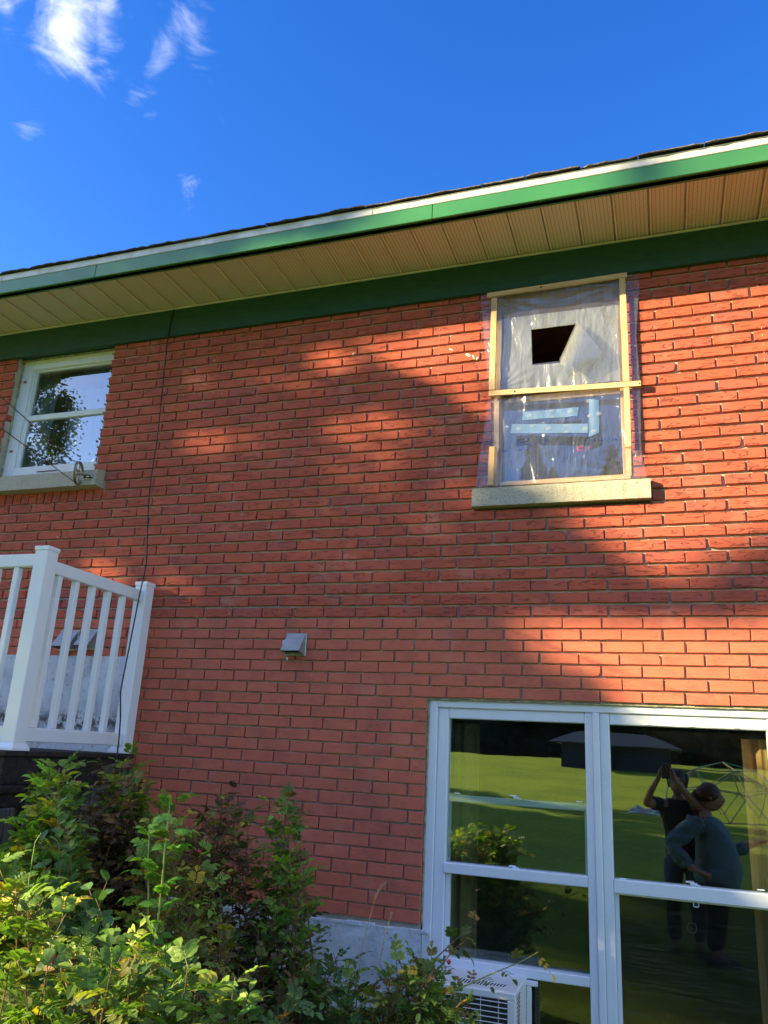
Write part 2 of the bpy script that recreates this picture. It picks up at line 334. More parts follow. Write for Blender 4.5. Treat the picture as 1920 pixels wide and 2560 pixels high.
M = dict(
    brick=brick_mat(), mortar=mortar_mat(), sill=concrete_mat(), parge=parge_mat(), soffit=soffit_mat(),
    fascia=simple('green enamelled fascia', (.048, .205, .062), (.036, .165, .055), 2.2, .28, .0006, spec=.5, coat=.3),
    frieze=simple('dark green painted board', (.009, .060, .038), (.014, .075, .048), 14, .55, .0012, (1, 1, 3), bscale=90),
    drip=simple('white drip edge', (.72, .72, .72), (.55, .54, .52), 9, .4, .0005),
    shingle=simple('weathered asphalt shingle', (.16, .15, .13), (.07, .05, .045), 60, .95, .003, bscale=200, bs=1),
    trim=simple('beige trim channel', (.84, .71, .66), None, 5, .45),
    white=white_mat(), whitep=white_mat('white painted frame', (.72, .75, .78), .45, .35), vinyl=white_mat('white railing vinyl', (.75, .80, .88), .22, .05),
    caulk=simple('yellowed caulk', (.42, .40, .29), (.24, .22, .14), 30, .8, .003),
    pine=wood_mat('raw pine', (.66, .46, .27), (.56, .37, .20), (50, 50, 3)), pineh=wood_mat('raw pine lath', (.66, .46, .27), (.57, .38, .20), (3, 50, 50)),
    jamb=wood_mat('aged pine jamb', (.44, .30, .17), (.34, .22, .12), (40, 40, 3)),
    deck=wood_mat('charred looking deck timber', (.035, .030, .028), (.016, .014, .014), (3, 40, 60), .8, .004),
    grey=wood_mat('weathered grey timber', (.13, .135, .14), (.045, .045, .05), (60, 40, 2.5), .85, .006),
    galv=simple('galvanised metal hood', (.42, .46, .48), (.33, .37, .38), 22, .42, .0006, metal=.55),
    cable=simple('black cable', (.012, .012, .016), None, 9, .5), line=simple('coated clothesline', (.10, .09, .085), None, 40, .5),
    tape=simple('pale blue sheathing tape', (.12, .20, .38), (.10, .175, .35), 25, .35, .0008), tapelogo=simple('white print', (.40, .48, .62), None, 8, .5),
    inkblue=simple('blue print', (.03, .07, .30), None, 8, .6), inkred=simple('red print', (.75, .10, .14), None, 8, .6),
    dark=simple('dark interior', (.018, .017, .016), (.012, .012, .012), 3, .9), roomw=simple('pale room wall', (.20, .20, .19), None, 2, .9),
    roombrown=wood_mat('brown stud room', (.26, .12, .07), (.17, .08, .045), (3, 3, 30), .9), roomg=simple('dim olive room wall', (.085, .085, .06), None, 2, .9),
    curtain=simple('tan curtain', (.62, .34, .15), (.50, .27, .11), 8, .9, .003, (8, 1, .6)), sheer=simple('sheer white curtain', (.40, .44, .48), (.33, .37, .40), 6, .9, .003, (8, 1, .5)),
    acm=white_mat('air conditioner enamel', (.70, .72, .74), .35, .12), fins=simple('dark condenser fins', (.055, .06, .06), (.03, .03, .03), 200, .5, .001, (1, 1, .05), metal=.3), slot=simple('dark slot', (.01, .012, .02), None, 5, .8),
    copper=simple('rusty bracket', (.32, .14, .08), None, 60, .5), bark=simple('brown bark', (.085, .062, .045), (.05, .038, .028), 14, .9, .01, (1, 1, .25)),
    cane=simple('red brown rose cane', (.20, .09, .05), (.13, .10, .045), 30, .6, .001), canegreen=simple('bright bristly green cane', (.30, .36, .10), (.22, .28, .07), 40, .5, .002),
    hip=simple('red rose hip', (.38, .02, .02), (.30, .03, .01), 40, .25), stalk=simple('dry grass stalk', (.42, .30, .17), None, 60, .7),
    leaf=leaf_mat(), leafdull=leaf_mat('dull leaf', .6, .25, .25), needle=leaf_mat('tree foliage', .6, .15, .25),
    white_paint=simple('white paint drip', (.72, .68, .62), None, 30, .6), steel=simple('bare steel wheel', (.42, .40, .38), (.30, .28, .26), 60, .35, .0006, metal=.7),
    ring=simple('faint ring mark', (.16, .19, .10), None, 9, .6), glass=glass_mat('window glass', .24, (.7, .8, .76), .25, .012), glassL=glass_mat('hazy upstairs glass', .24, (.72, .80, .84), .5, .07, fm=.75), glassD=glass_mat('dull glass behind the plastic', .13, (.3, .32, .35), .3, .01), glassS=glass_mat('streaked lower glass', .01, (.5, .56, .56), .3, .055, True),
    glassB=glass_mat('dim inner glass', .03, (.7, .8, .76), .25, .012), film=film_mat('clear polyethylene film', .11, (.92, .92, .93), .10, (.62, .64, .68), 1.0, .07), milk=film_mat('milky polyethylene film', .60, (.80, .82, .84), .10, (.52, .55, .58), 1.0, .22), flap=film_mat('folded polyethylene flap', .20, (.84, .86, .88), .16, (.50, .52, .55), .5, .2),
)

# ================================================================== THE HOUSE
HX0, HX1 = -4.9, 3.7
house = empty('brick_house', (0, 0, 0), 'red brick house with a green fascia, beige soffit and white windows', 'house')
JM = {1: 4.4179, 4: 4.2081, 8: 3.9363, 12: 3.6660, 16: 3.4000, 20: 3.1273, 24: 2.857, 28: 2.5815, 30: 2.4447, 34: 2.1976, 37: 2.0100, 41: 1.754, 45: 1.4987, 48: 1.2984, 51: 1.0976, 54: .8975}
def J(n):                                   # height of the n-th bed joint below the eaves
    ks = sorted(JM)
    if n <= ks[0]: return JM[1] + (1-n)*.0695
    for a, b in zip(ks, ks[1:]):
        if a <= n <= b: return JM[a] + (JM[b]-JM[a])*(n-a)/(b-a)
    return JM[54] - (n-54)*.0665
BP = .20094
WL = (-3.112, -2.224, 3.36, 4.60)            # window openings x0,x1,z0,z1
WR = (.575, 1.355, 3.19, 4.60)
SL = (-3.60, -2.127, 3.262, 3.464)           # left sill and its rowlock course
SR = (.476, 1.441, 3.058, 3.195)
WB = (.245, 3.9, -.5, 2.010)
FL = (-6, -1.70, -.5, 2.203)
FR = (-1.70, .245, -.5, .872)
HOLES = [WL, WR, SL, SR, WB, FL, FR]
rb = random.Random(3)
bk = MB(); bc = []
def brick(x0, x1, z0, z1, low, vertical=False, yo=0.0):
    if x1-x0 < .022 or z1-z0 < .012: return
    j = lambda s=.0011: rb.uniform(-s, s)
    ch = .0022 if not low else .0016
    n_ = max(2, int((x1-x0)/.03)); pts = []
    zt, zb = z1+j(), z0+j(); xl, xr = x0+j(), x1+j(); sk = j(.0014)
    for i in range(n_+1): t = i/n_; pts.append((xl+(xr-xl)*t, zb+j(.0007)+sk*t))
    m_ = 2
    for i in range(1, m_): pts.append((xr+j(.0007), zb+(zt-zb)*i/m_))
    for i in range(n_+1): t = 1-i/n_; pts.append((xl+(xr-xl)*t, zt+j(.0007)+sk*t))
    for i in range(1, m_): pts.append((xl+j(.0007), zt-(zt-zb)*i/m_))
    # chipped corner now and then
    if rb.random() < .035:
        k = rb.choice([0, n_, n_+m_, 2*n_+m_]) % len(pts); cxm, czm = (x0+x1)/2, (z0+z1)/2
        p = pts[k]; pts[k] = (p[0]+(.007 if p[0] < cxm else -.007), p[1]+(.004 if p[1] < czm else -.004))
    cxm, czm = (x0+x1)/2, (z0+z1)/2; N = len(pts); yf = yo+j(.0012)
    ins = [(p[0]+(ch if p[0] < cxm else -ch), p[1]+(ch if p[1] < czm else -ch)) for p in pts]
    vs = [(p[0], yf-.0004, p[1]) for p in ins]+[(p[0], yf+ch, p[1]) for p in pts]+[(p[0], .088, p[1]) for p in pts]
    fs = [tuple(range(N))]+[(a*N+i, a*N+(i+1) % N, (a+1)*N+(i+1) % N, (a+1)*N+i) for a in (0, 1) for i in range(N)]
    bk.add(vs, fs); c = (rb.random(), rb.random(), 1.0 if low else 0.0, 1.0); bc.extend([c]*(3*N))
for r in range(0, 57):
    zt, zb = J(r-1), J(r); low = r > 30; gap = .0130 if not low else .0088
    z0, z1 = zb+gap*(.62), zt-gap*(.38); zc = (z0+z1)/2
    if r <= 30: ph = -.205 if r % 2 == 0 else -.107
    else: ph = -.043 if r % 2 else .055
    ph += rb.uniform(-.012, .012); cuts = []
    for (a, b, c, d) in HOLES:
        if c-.004 < zc < d+.004: cuts.append((a, b))
    i = int((HX0-ph)/BP)-1
    while ph+i*BP < HX1:
        w_ = .0045 + rb.uniform(-.0012, .0015); hj = rb.uniform(-.0025, .0025)
        x0, x1 = ph+i*BP+w_+hj, ph+(i+1)*BP-w_+hj; segs = [(x0, x1)]
        for (a, b) in cuts:
            ns = []
            for (p, q) in segs:
                if q <= a or p >= b: ns.append((p, q)); continue
                if p < a: ns.append((p, a-.0005 if (a, b) in ((WL[0], WL[1]), (WR[0], WR[1]), (WB[0], WB[1])) else a-.006))
                if q > b: ns.append((b+.0005 if (a, b) in ((WL[0], WL[1]), (WR[0], WR[1])) else b+.006, q))
            segs = ns
        for (p, q) in segs: brick(max(p, HX0), min(q, HX1), z0, z1, low)
        i += 1
xx = SL[1]-.004                                # rowlock of header bricks under the left sill
while xx > HX0+.3 and xx > SL[0]-.7:
    w_ = rb.uniform(.060, .064); brick(xx-w_, xx, 3.268, 3.358, False, yo=.004); xx -= w_+.0075
bk.c['bc'] = bc
wall = bk.build('brick_wall', M['brick'], house)
mo = MB()                                      # mortar body with the openings left free
xs = sorted({HX0, HX1, *[min(max(h[i], HX0), HX1) for h in HOLES for i in (0, 1)]})
zs = sorted({-.5, 4.60, *[h[i] for h in HOLES for i in (2, 3)]})
solid_h = [WL, WR, WB, FL, FR, (SL[0], SL[1], 3.36, 3.464), SR]
for a, b in zip(xs, xs[1:]):
    for c, d in zip(zs, zs[1:]):
        cx_, cz_ = (a+b)/2, (c+d)/2
        if any(h[0] < cx_ < h[1] and h[2] < cz_ < h[3] for h in solid_h): continue
        mo.box(a, b, .0145, .0868, c, d)
mo.build('mortar', M['mortar'], wall)
fo = MB()
def slab(x0, x1, z0, z1, y0, nx, nz, amp=.004, ztop=0):
    vs = []
    for i in range(nz+1):
        for k in range(nx+1):
            x = x0+(x1-x0)*k/nx; z = z0+(z1-z0)*i/nz; nn = noise.noise(Vector((x*3, z*4, 1)))
            if i == nz: z += ztop*noise.noise(Vector((x*9, 3, 7)))
            vs.append((x, y0+amp*nn+amp*.5*noise.noise(Vector((x*17, z*17, 4))), z))
    return vs, [(i*(nx+1)+k, i*(nx+1)+k+1, (i+1)*(nx+1)+k+1, (i+1)*(nx+1)+k) for i in range(nz) for k in range(nx)]
fo.add(*slab(HX0, -1.70, -.3, 2.205, -.016, 90, 60, .006, .006)); fo.box(HX0, -1.701, .0, .08, -.3, 2.2)
fo.add(*slab(-1.70, .262, -.3, .878, -.020, 60, 40, .008, .022)); fo.box(-1.70, .262, .0, .08, -.3, .868)
for k in range(26):                            # ragged lip of paint over the lowest bricks
    x = -1.6+k*.073; fo.box(x, x+.08, -.020-.002*(k % 3), .0, .862, .874+rb.uniform(0, .012), bev=.003)
fo.build('foundation', M['parge'], house)
pp = MB()                                      # paint drips and scuffs on the brick face
def splat(x, z, L, ang, wd):
    n = 9; pts = []
    for i in range(n): a = 2*pi*i/n; rr = 1+rb.uniform(-.45, .45); pts.append((L*cos(a)*rr, wd*sin(a)*rr))
    ca, sa = cos(ang), sin(ang); pp.add([(x+p[0]*ca-p[1]*sa, -.0022, z+p[0]*sa+p[1]*ca) for p in pts]+[(x+p[0]*ca-p[1]*sa, .001, z+p[0]*sa+p[1]*ca) for p in pts],
        [tuple(range(n))]+[(i, (i+1) % n, n+(i+1) % n, n+i) for i in range(n)])
for (px, py, L, an, wd) in [(1170, 887, .022, -.7, .007), (1184, 893, .016, -1.2, .006), (1192, 896, .014, 1.3, .006), (1128, 874, .014, -.5, .004), (883, 884, .010, 1.3, .004), (1149, 797, .004, 1, .003), (535, 901, .007, 1.4, .002),
        (143, 1343, .006, -1.1, .003), (165, 1342, .004, 0, .002), (328, 1779, .005, 0, .005), (492, 1517, .004, 1.5, .0015), (492, 1543, .005, 1.5, .0015), (573, 1516, .004, 1.5, .0015), (573, 1533, .004, 1.5, .0015), (604, 1287, .004, 1.5, .002),
        (911, 1977, .005, 1.5, .0012), (1029, 2084, .004, 1.5, .001), (627, 1394, .003, 0, .002), (458, 989, .003, 0, .0015), (483, 984, .003, 0, .0015), (554, 983, .003, .1, .001), (427, 992, .003, 0, .0015), (1033, 836, .003, 1.5, .001), (895, 813, .003, 1.4, .001),
        (1738, 1253, .004, 1, .003), (1857, 1097, .004, 1, .002), (1761, 1126, .003, 1, .002), (1902, 1141, .003, 1, .002), (1679, 803, .003, 1, .002), (382, 1495, .004, .2, .002), (990, 1503, .003, 1, .001), (970, 1495, .003, 1, .001)]:
    q = at(px, py, -.002); splat(q.x, q.z, L, an, wd)
for (px0, py0, px1, py1, nseg) in [(1101, 755, 1088, 1190, 26), (1886, 640, 1915, 930, 16)]:     # thin dashed dribbles
    a, b = at(px0, py0, -.002), at(px1, py1, -.002)
    for i in range(nseg):
        if rb.random() < .75: q = a.lerp(b, (i+rb.random()*.4)/nseg); splat(q.x, q.z, .0065, 1.55, .0008)
pp.build('paint_drips', M['white_paint'], wall)

fz = MB()
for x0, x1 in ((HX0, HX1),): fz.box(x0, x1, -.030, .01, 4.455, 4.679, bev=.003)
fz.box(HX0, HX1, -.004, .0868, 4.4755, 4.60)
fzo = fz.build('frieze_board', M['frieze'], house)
# soffit: sheets with standing beads
so = MB(); RP = .1907; x = -2.878-11*RP
while x < HX1:
    so.add([(x+.006, -.505, 4.680), (x+RP-.010, -.505, 4.680), (x+RP-.010, -.03, 4.680), (x+.006, -.03, 4.680)], [(0, 1, 2, 3)])
    prof = [(-.010, 4.680), (-.009, 4.692), (-.002, 4.692), (-.001, 4.670), (.002, 4.668), (.006, 4.670), (.0062, 4.680)]
    for a, b in zip(prof, prof[1:]): so.add([(x+a[0], -.505, a[1]), (x+b[0], -.505, b[1]), (x+b[0], -.03, b[1]), (x+a[0], -.03, a[1])], [(0, 1, 2, 3)])
    x += RP
sof = so.build('soffit', M['soffit'], house, recalc=False)
tr = MB(); tr.box(HX0, HX1, -.048, -.0305, 4.664, 4.671, bev=.002); tr.box(HX0, HX1, -.035, -.0305, 4.6715, 4.679); tr.build('channel_trim', M['trim'], sof)
be = MB(); x = -2.878-11*RP
while x < HX1: be.box(x-.001, x+.0075, -.503, -.0485, 4.6655, 4.6735, bev=.003); x += RP
be.build('panel_ribs', M['trim'], sof)
fa = MB()
for (x0, x1) in ((HX0, -2.035), (-2.032, .3205), (.3235, 2.9), (2.903, HX1)):
    fa.box(x0, x1, -.522, -.505, 4.668, 4.772, bev=.0025)
fa.box(HX0, HX1, -.504, -.485, 4.66, 4.78)
fas = fa.build('fascia', M['fascia'], house)
fl_ = MB(); fl_.box(HX0, HX1, -.504, -.47, 4.660, 4.667); fl_.build('fascia_return', M['fascia'], fas)
dr = MB()
for (x0, x1) in ((HX0, -2.85), (-2.848, -.05), (-.048, 2.6), (2.602, HX1)):
    dr.prism([(-.527, 4.769), (-.524, 4.765), (-.523, 4.806), (-.529, 4.811), (-.45, 4.823), (-.45, 4.818), (-.5, 4.8), (-.5205, 4.772)], 'x', x0, x1)
dr.build('drip_edge', M['drip'], house)
rf = MB(); rr = random.Random(11)
SLP = .36
rf.add([(HX0, -.50, 4.829), (HX1, -.50, 4.829), (HX1, 4.3, 4.829+4.8*SLP), (HX0, 4.3, 4.829+4.8*SLP)], [(0, 1, 2, 3)])
x = HX0
while x < HX1:
    L = rr.choice((.33, .33, .30, .25, .38)); lift = rr.uniform(-.009, -.005); out = rr.uniform(-.549, -.538); y1 = .1; t = rr.uniform(.005, .008)
    tilt = rr.uniform(-.002, .004) if rr.random() < .4 else 0
    n = 7; top = []; bot = []
    for i in range(n+1):
        xx = x+.002+(L-.004)*i/n; o_ = out+rr.uniform(-.006, .006); zz = 4.8305+lift+tilt*(i/n)+rr.uniform(-.0015, .0015)
        if rr.random() < .06: o_ += .02
        bot.append((xx, o_, zz)); top.append((xx, o_+.001, zz+t))
    vs = bot+top+[(x+.002, y1, 4.837+.6*SLP), (x+L-.002, y1, 4.837+.6*SLP)]
    fs = [(i, i+1, n+2+i, n+1+i) for i in range(n)]+[tuple(range(n+1, 2*n+2))+(2*n+3, 2*n+2)]+[tuple(range(n, -1, -1))+(2*n+2, 2*n+3)]
    rf.add(vs, fs)
    x += L
# second course and following courses up the slope
for c in range(1, 30):
    y0 = -.40+c*.14; x = HX0+(.16 if c % 2 else 0)
    while x < HX1:
        z0 = 4.842+(y0+.5)*SLP+rr.uniform(0, .002); rf.add([(x+.003, y0, z0), (x+.327, y0, z0), (x+.327, y0+.15, z0+.15*SLP-.004), (x+.003, y0+.15, z0+.15*SLP-.004), (x+.003, y0, z0-.006), (x+.327, y0, z0-.006)], [(0, 1, 2, 3), (0, 4, 5, 1)]); x += .33
rf.build('roof', M['shingle'], house)
# closed body behind the wall
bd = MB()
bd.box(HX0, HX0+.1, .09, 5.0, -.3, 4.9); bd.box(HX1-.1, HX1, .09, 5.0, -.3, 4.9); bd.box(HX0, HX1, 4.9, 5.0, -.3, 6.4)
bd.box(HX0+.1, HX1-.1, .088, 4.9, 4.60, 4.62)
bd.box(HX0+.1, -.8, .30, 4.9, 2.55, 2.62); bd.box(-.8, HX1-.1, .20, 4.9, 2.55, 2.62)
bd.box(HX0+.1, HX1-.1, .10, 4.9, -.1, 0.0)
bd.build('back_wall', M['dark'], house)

# ---- rooms seen through the glass
def room(name, x0, x1, y1, z0, z1, m_, parent):
    b = MB(); vs = [(x0, .12, z0), (x1, .12, z0), (x1, .12, z1), (x0, .12, z1), (x0, y1, z0), (x1, y1, z0), (x1, y1, z1), (x0, y1, z1)]
    b.add(vs, [(4, 5, 6, 7), (0, 4, 7, 3), (1, 2, 6, 5), (3, 7, 6, 2), (0, 1, 5, 4)]); return b.build(name, m_, parent)
room('upstairs_room', -3.6, -1.7, 2.4, 2.7, 4.58, M['roomw'], house)
room('gutted_room', .2, 2.0, 2.2, 2.75, 4.58, M['roombrown'], house)
room('basement_room', .1, 3.5, 3.2, .02, 2.5, M['roomg'], house)
stu = MB()
for k in range(5): stu.box(.3+k*.4, .34+k*.4, 1.9, 2.0, 2.8, 4.5)
stu.box(.25, 1.9, .9, .98, 4.2, 4.32); stu.box(.25, 1.9, 1.6, 1.68, 4.35, 4.45); stu.box(.62, .68, .4, .9, 2.8, 4.5); stu.build_each('wall_stud', M['jamb'], house)

# ---- upstairs left window
w1 = MB(); yF = .062
x0, x1, z0, z1 = -3.108, -2.226, 3.515, 4.462
FW = .098
for (a, b, c, d, ya, yb) in ((x0, x0+.099, z0, z1, .062, .115), (x1-.016, x1+.09, z0, z1, .062, .115), (x0+.0995, x1-.0165, z1-.080, z1, .063, .114), (x0+.0995, x1-.0165, z0, z0+.066, .060, .116)):
    w1.box(a, b, ya, yb, c, d, bev=.004)
w1.box(x0+.0995, x0+.117, .072, .112, z0+.066, z1-.08, bev=.003)
win1 = w1.build('window', M['whitep'], house); win1['label'] = 'upstairs double hung window with a weathered white frame over a concrete sill'
s1 = MB(); s1.box(x0+.1172, x1-.0165, .070, .098, 3.957, 4.000, bev=.003); s1.box(x0+.1172, x1-.0165, .082, .104, 4.367, 4.3815); s1.box(x0+.1172, x0+.134, .076, .1, 3.582, 3.957); s1.box(x0+.1172, x0+.128, .084, .104, 4.0005, 4.367)
s1.build_each('sash', M['whitep'], win1)
g1 = MB()
g1.add([(x0+.12, .0885, 3.575), (x1-.01, .0885, 3.575), (x1-.01, .0875, 3.97), (x0+.12, .0875, 3.97)], [(0, 1, 2, 3)])
g1.add([(x0+.12, .0995, 3.99), (x1-.01, .0995, 3.99), (x1-.01, .098, 4.375), (x0+.12, .098, 4.375)], [(0, 1, 2, 3)])
g1.build_each('pane', M['glassL'], win1)
cu = MB()
def curtain(b, x0, x1, z0, z1, y, amp, per, n=70):
    vs = []
    for i in range(n+1):
        x = x0+(x1-x0)*i/n; yy = y+amp*sin(x*per)+amp*.4*sin(x*per*2.3+1)
        vs += [(x, yy, z0), (x, yy*1.0+amp*.2, z1)]
    b.add(vs, [(2*i, 2*i+2, 2*i+3, 2*i+1) for i in range(n)])
curtain(cu, -2.80, -2.15, 3.4, 4.30, .30, .012, 46); curtain(cu, -3.2, -2.93, 3.4, 4.5, .27, .012, 60)
cu.build_each('curtain', M['sheer'], win1)
br = MB()
for (px, py) in ((62, 955), (27, 1128)):
    q = at(px, py, .055); br.box(q.x-.017, q.x+.017, .052, .063, q.z-.009, q.z+.009, bev=.006)
q = at(241, 1103, .05)
br.box(q.x-.004, q.x+.006, .045, .064, q.z-.008, q.z+.008, bev=.003); br.build_each('bracket', M['copper'], win1)
ck = MB(); rk = random.Random(5)
for k in range(44):
    z = 3.52+k*.0212; ck.box(x0-.012+rk.uniform(-.004, .004), x0+.006+rk.uniform(-.004, .006), .048, .066, z, z+.026, bev=.006)
for k in range(15):
    z = 3.53+k*.0665; q0 = z+rk.uniform(-.006, .006); ck.prism([(-2.236, q0-.004), (-2.223, q0+.002), (-2.223, q0+.007), (-2.236, q0+.014)], 'y', .0035, .066)
for k in range(30): ck.box(x0+k*.0297, x0+k*.0297+.034, .050, .064, z1-.003+rk.uniform(-.002, .002), z1+.010+rk.uniform(-.002, .006), bev=.004)
ck.build('caulk', M['caulk'], win1)
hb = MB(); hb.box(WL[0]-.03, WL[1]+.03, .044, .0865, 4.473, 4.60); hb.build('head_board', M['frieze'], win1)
sm = MB(); sm.box(-2.78, -2.60, .0535, .0605, 3.531, 3.536); sm.build('weep_slot', M['slot'], win1)
rk = random.Random(8)
def sill(name, x0, x1, zf0, zf1, zb1, yf, lab):
    b = MB(); n = 40; ring = []
    for i in range(n+1):
        x = x0+(x1-x0)*i/n; e = rk.uniform(-.0012, .0012)
        ring.append([(x, yf+e, zf0+rk.uniform(-.001, .001)), (x, yf+e, zf1-.004), (x, yf+.005, zf1+rk.uniform(-.0012, .0012)), (x, .12, zb1), (x, .12, zf0-.004)])
    vs = [p for q in ring for p in q]; fs = [(i*5+k, (i+1)*5+k, (i+1)*5+(k+1) % 5, i*5+(k+1) % 5) for i in range(n) for k in range(5)]+[(0, 1, 2, 3, 4), tuple(n*5+k for k in (4, 3, 2, 1, 0))]
    b.add(vs, fs); o = b.build(name, M['sill'], house); o['label'] = lab; return o
sill('window_sill', -4.2, -2.127, 3.352, 3.462, 3.516, -.078, 'grey concrete sill with the pulley mounted on it')
sill('window_sill', .476, 1.441, 3.072, 3.180, 3.196, -.037, 'speckled sill sunlit under the plastic covered opening')

# ---- upstairs right opening: rough pine frame and old sash behind the plastic
w2 = MB(); a0, a1, b0, b1 = WR[0], WR[1], 3.197, 4.475
w2.box(a0+.001, a0+.052, .012, .10, b0, b1, bev=.003); w2.box(a1-.052, a1-.001, .012, .10, b0, b1, bev=.003)
w2.box(a0+.0525, a1-.0525, .014, .10, b1-.16, b1, bev=.003); w2.box(a0+.0525, a1-.0525, .012, .10, b0, b0+.020, bev=.003)
win2 = w2.build('window', M['jamb'], house); win2['label'] = 'open pine window frame sealed behind plastic sheeting'
s2 = MB(); s2.box(a0+.0525, a1-.0525, .062, .092, 3.735, 3.775, bev=.003); s2.box(a0+.0525, a1-.0525, .062, .092, b0+.0205, b0+.05, bev=.003)
s2.build_each('sash', M['jamb'], win2)
g2 = MB(); g2.add([(a0+.05, .078, b0+.03), (a1-.05, .078, b0+.03), (a1-.05, .074, 3.75), (a0+.05, .074, 3.75)], [(0, 1, 2, 3)]); g2.build('pane', M['glassD'], win2)

# ---- big basement window
w3 = MB(); yb = .050
def fr(x0, x1, z0, z1, y0=.030, y1=.11, b=.004, m=0): w3.box(x0, x1, y0, y1, z0, z1, bev=b, m=m)
fr(.253, .300, -.30, 2.003, .022); fr(.3005, .3595, -.30, 1.962, .034); fr(.3005, 3.6, 1.9625, 2.003, .022)
fr(.36, 1.068, 1.9085, 1.962, .034); fr(1.0685, 1.108, -.3, 1.962, .030); fr(1.1085, 1.140, -.3, 1.962, .014); fr(1.1405, 1.188, -.3, 1.962, .030)
fr(1.1885, 1.907, 1.9075, 1.962, .034); fr(1.9075, 1.96, -.3, 1.962, .030); fr(1.9605, 1.99, -.3, 1.962, .014)
fr(.352, 1.0683, 1.147, 1.1965, .026); fr(1.1885, 1.907, 1.135, 1.1965, .026); fr(.372, 1.068, .722, .766, .030)
win3 = w3.build('window', M['white'], house); win3['label'] = 'wide white basement window reflecting the lawn and two people'
s3 = MB(); s3.box(.3605, 1.0675, .066, .09, 1.488, 1.522, bev=.003); s3.box(.3605, .376, .068, .09, 1.197, 1.4875, bev=.002); s3.box(1.055, 1.0675, .068, .09, 1.197, 1.4875, bev=.002)
s3.box(.3605, .383, .05, .085, .7665, 1.1465, bev=.002); s3.box(1.189, 1.208, .05, .085, -.2, 1.1345, bev=.002); s3.box(1.189, 1.9065, .045, .085, 1.128, 1.1348)
s3.build_each('sash', M['white'], win3)
g3 = MB()
def pane(b, x0, x1, z0, z1, y, t=0): b.add([(x0, y, z0), (x1, y, z0), (x1, y+t, z1), (x0, y+t, z1)], [(0, 1, 2, 3)])
pane(g3, .355, 1.07, 1.19, 1.912, .062); pane(g3, 1.185, 1.91, 1.19, 1.912, .062); 
g3.build_each('pane', M['glass'], win3)
g5 = MB(); pane(g5, .355, 1.07, .76, 1.15, .078); pane(g5, .355, 1.07, -.2, .73, .080); pane(g5, .355, 1.07, .76, 1.9, .0935); g5.build_each('pane', M['glassB'], win3)
g4 = MB(); pane(g4, 1.185, 1.91, -.2, 1.136, .070); g4.build('lower_pane', M['glassS'], win3)
def latch(px, py, y): la = MB(); q = at(px, py, y); la.box(q.x-.030, q.x+.006, y-.006, y+.006, q.z, q.z+.006, bev=.002); la.box(q.x-.012, q.x+.020, y-.008, y+.004, q.z-.007, q.z-.0005, bev=.002); la.box(q.x-.004, q.x+.034, y-.006, y+.006, q.z-.012, q.z-.0075, bev=.002); la.build('latch', M['white'], win3)
latch(1288, 1991, .057); latch(1732, 2208, .045); latch(1287, 2168, .057)
q = at(1740, 2259, .045); la = MB()
for (a, b, c, d) in ((-.013, .013, .008, .012), (-.013, -.009, -.012, .0075), (.009, .013, -.012, .0075), (-.010, .010, -.016, -.0125)): la.box(q.x+a, q.x+b, .040, .048, q.z+c, q.z+d, bev=.001)
la.build('pull_hook', M['white'], win3); la = MB()
for px, py in ((1145, 1984), (1450, 2005), (1560, 2198), (1905, 2226)):
    q = at(px, py, .06); la.box(q.x-.02, q.x+.012, .054, .062, q.z-.001, q.z+.004, bev=.002)
for px, py in ((1617, 1812), (1725, 1816), (1838, 1820)):
    q = at(px, py, .036); la.box(q.x-.010, q.x+.014, .028, .036, q.z-.003, q.z+.003, bev=.002)

la.build_each('stop_clip', M['white'], win3)
for (px, py, rr_) in ((1290, 2089, .017), (1730, 2320, .020)):
    q = at(px, py, .060); n = 20; rg = MB()
    rg.tube([(q.x+rr_*cos(2*pi*i/n), .061, q.z+rr_*sin(2*pi*i/n)*1.1) for i in range(n+1)], .0007, 5, cap=False); rg.build('suction_ring', M['ring'], win3)
c3 = MB(); curtain(c3, 1.80, 2.5, .1, 1.87, .16, .022, 62, 90); curtain(c3, .36, .50, .1, 1.89, .17, .012, 70, 40)
c3.build_each('curtain', M['curtain'], win3)
k3 = MB(); rk = random.Random(9)
for k in range(60):
    x = .25+k*.056; k3.box(x, x+.06, .010, .026, 1.999+rk.uniform(-.001, .001), 2.008+rk.uniform(-.001, .003), bev=.003)
for k in range(20):
    z = .9+k*.0575; k3.box(.2465, .2555+rk.uniform(-.001, .002), .012+rk.uniform(0, .004), .03, z, z+.06, bev=.003)
k3.build('caulk', M['caulk'], win3)

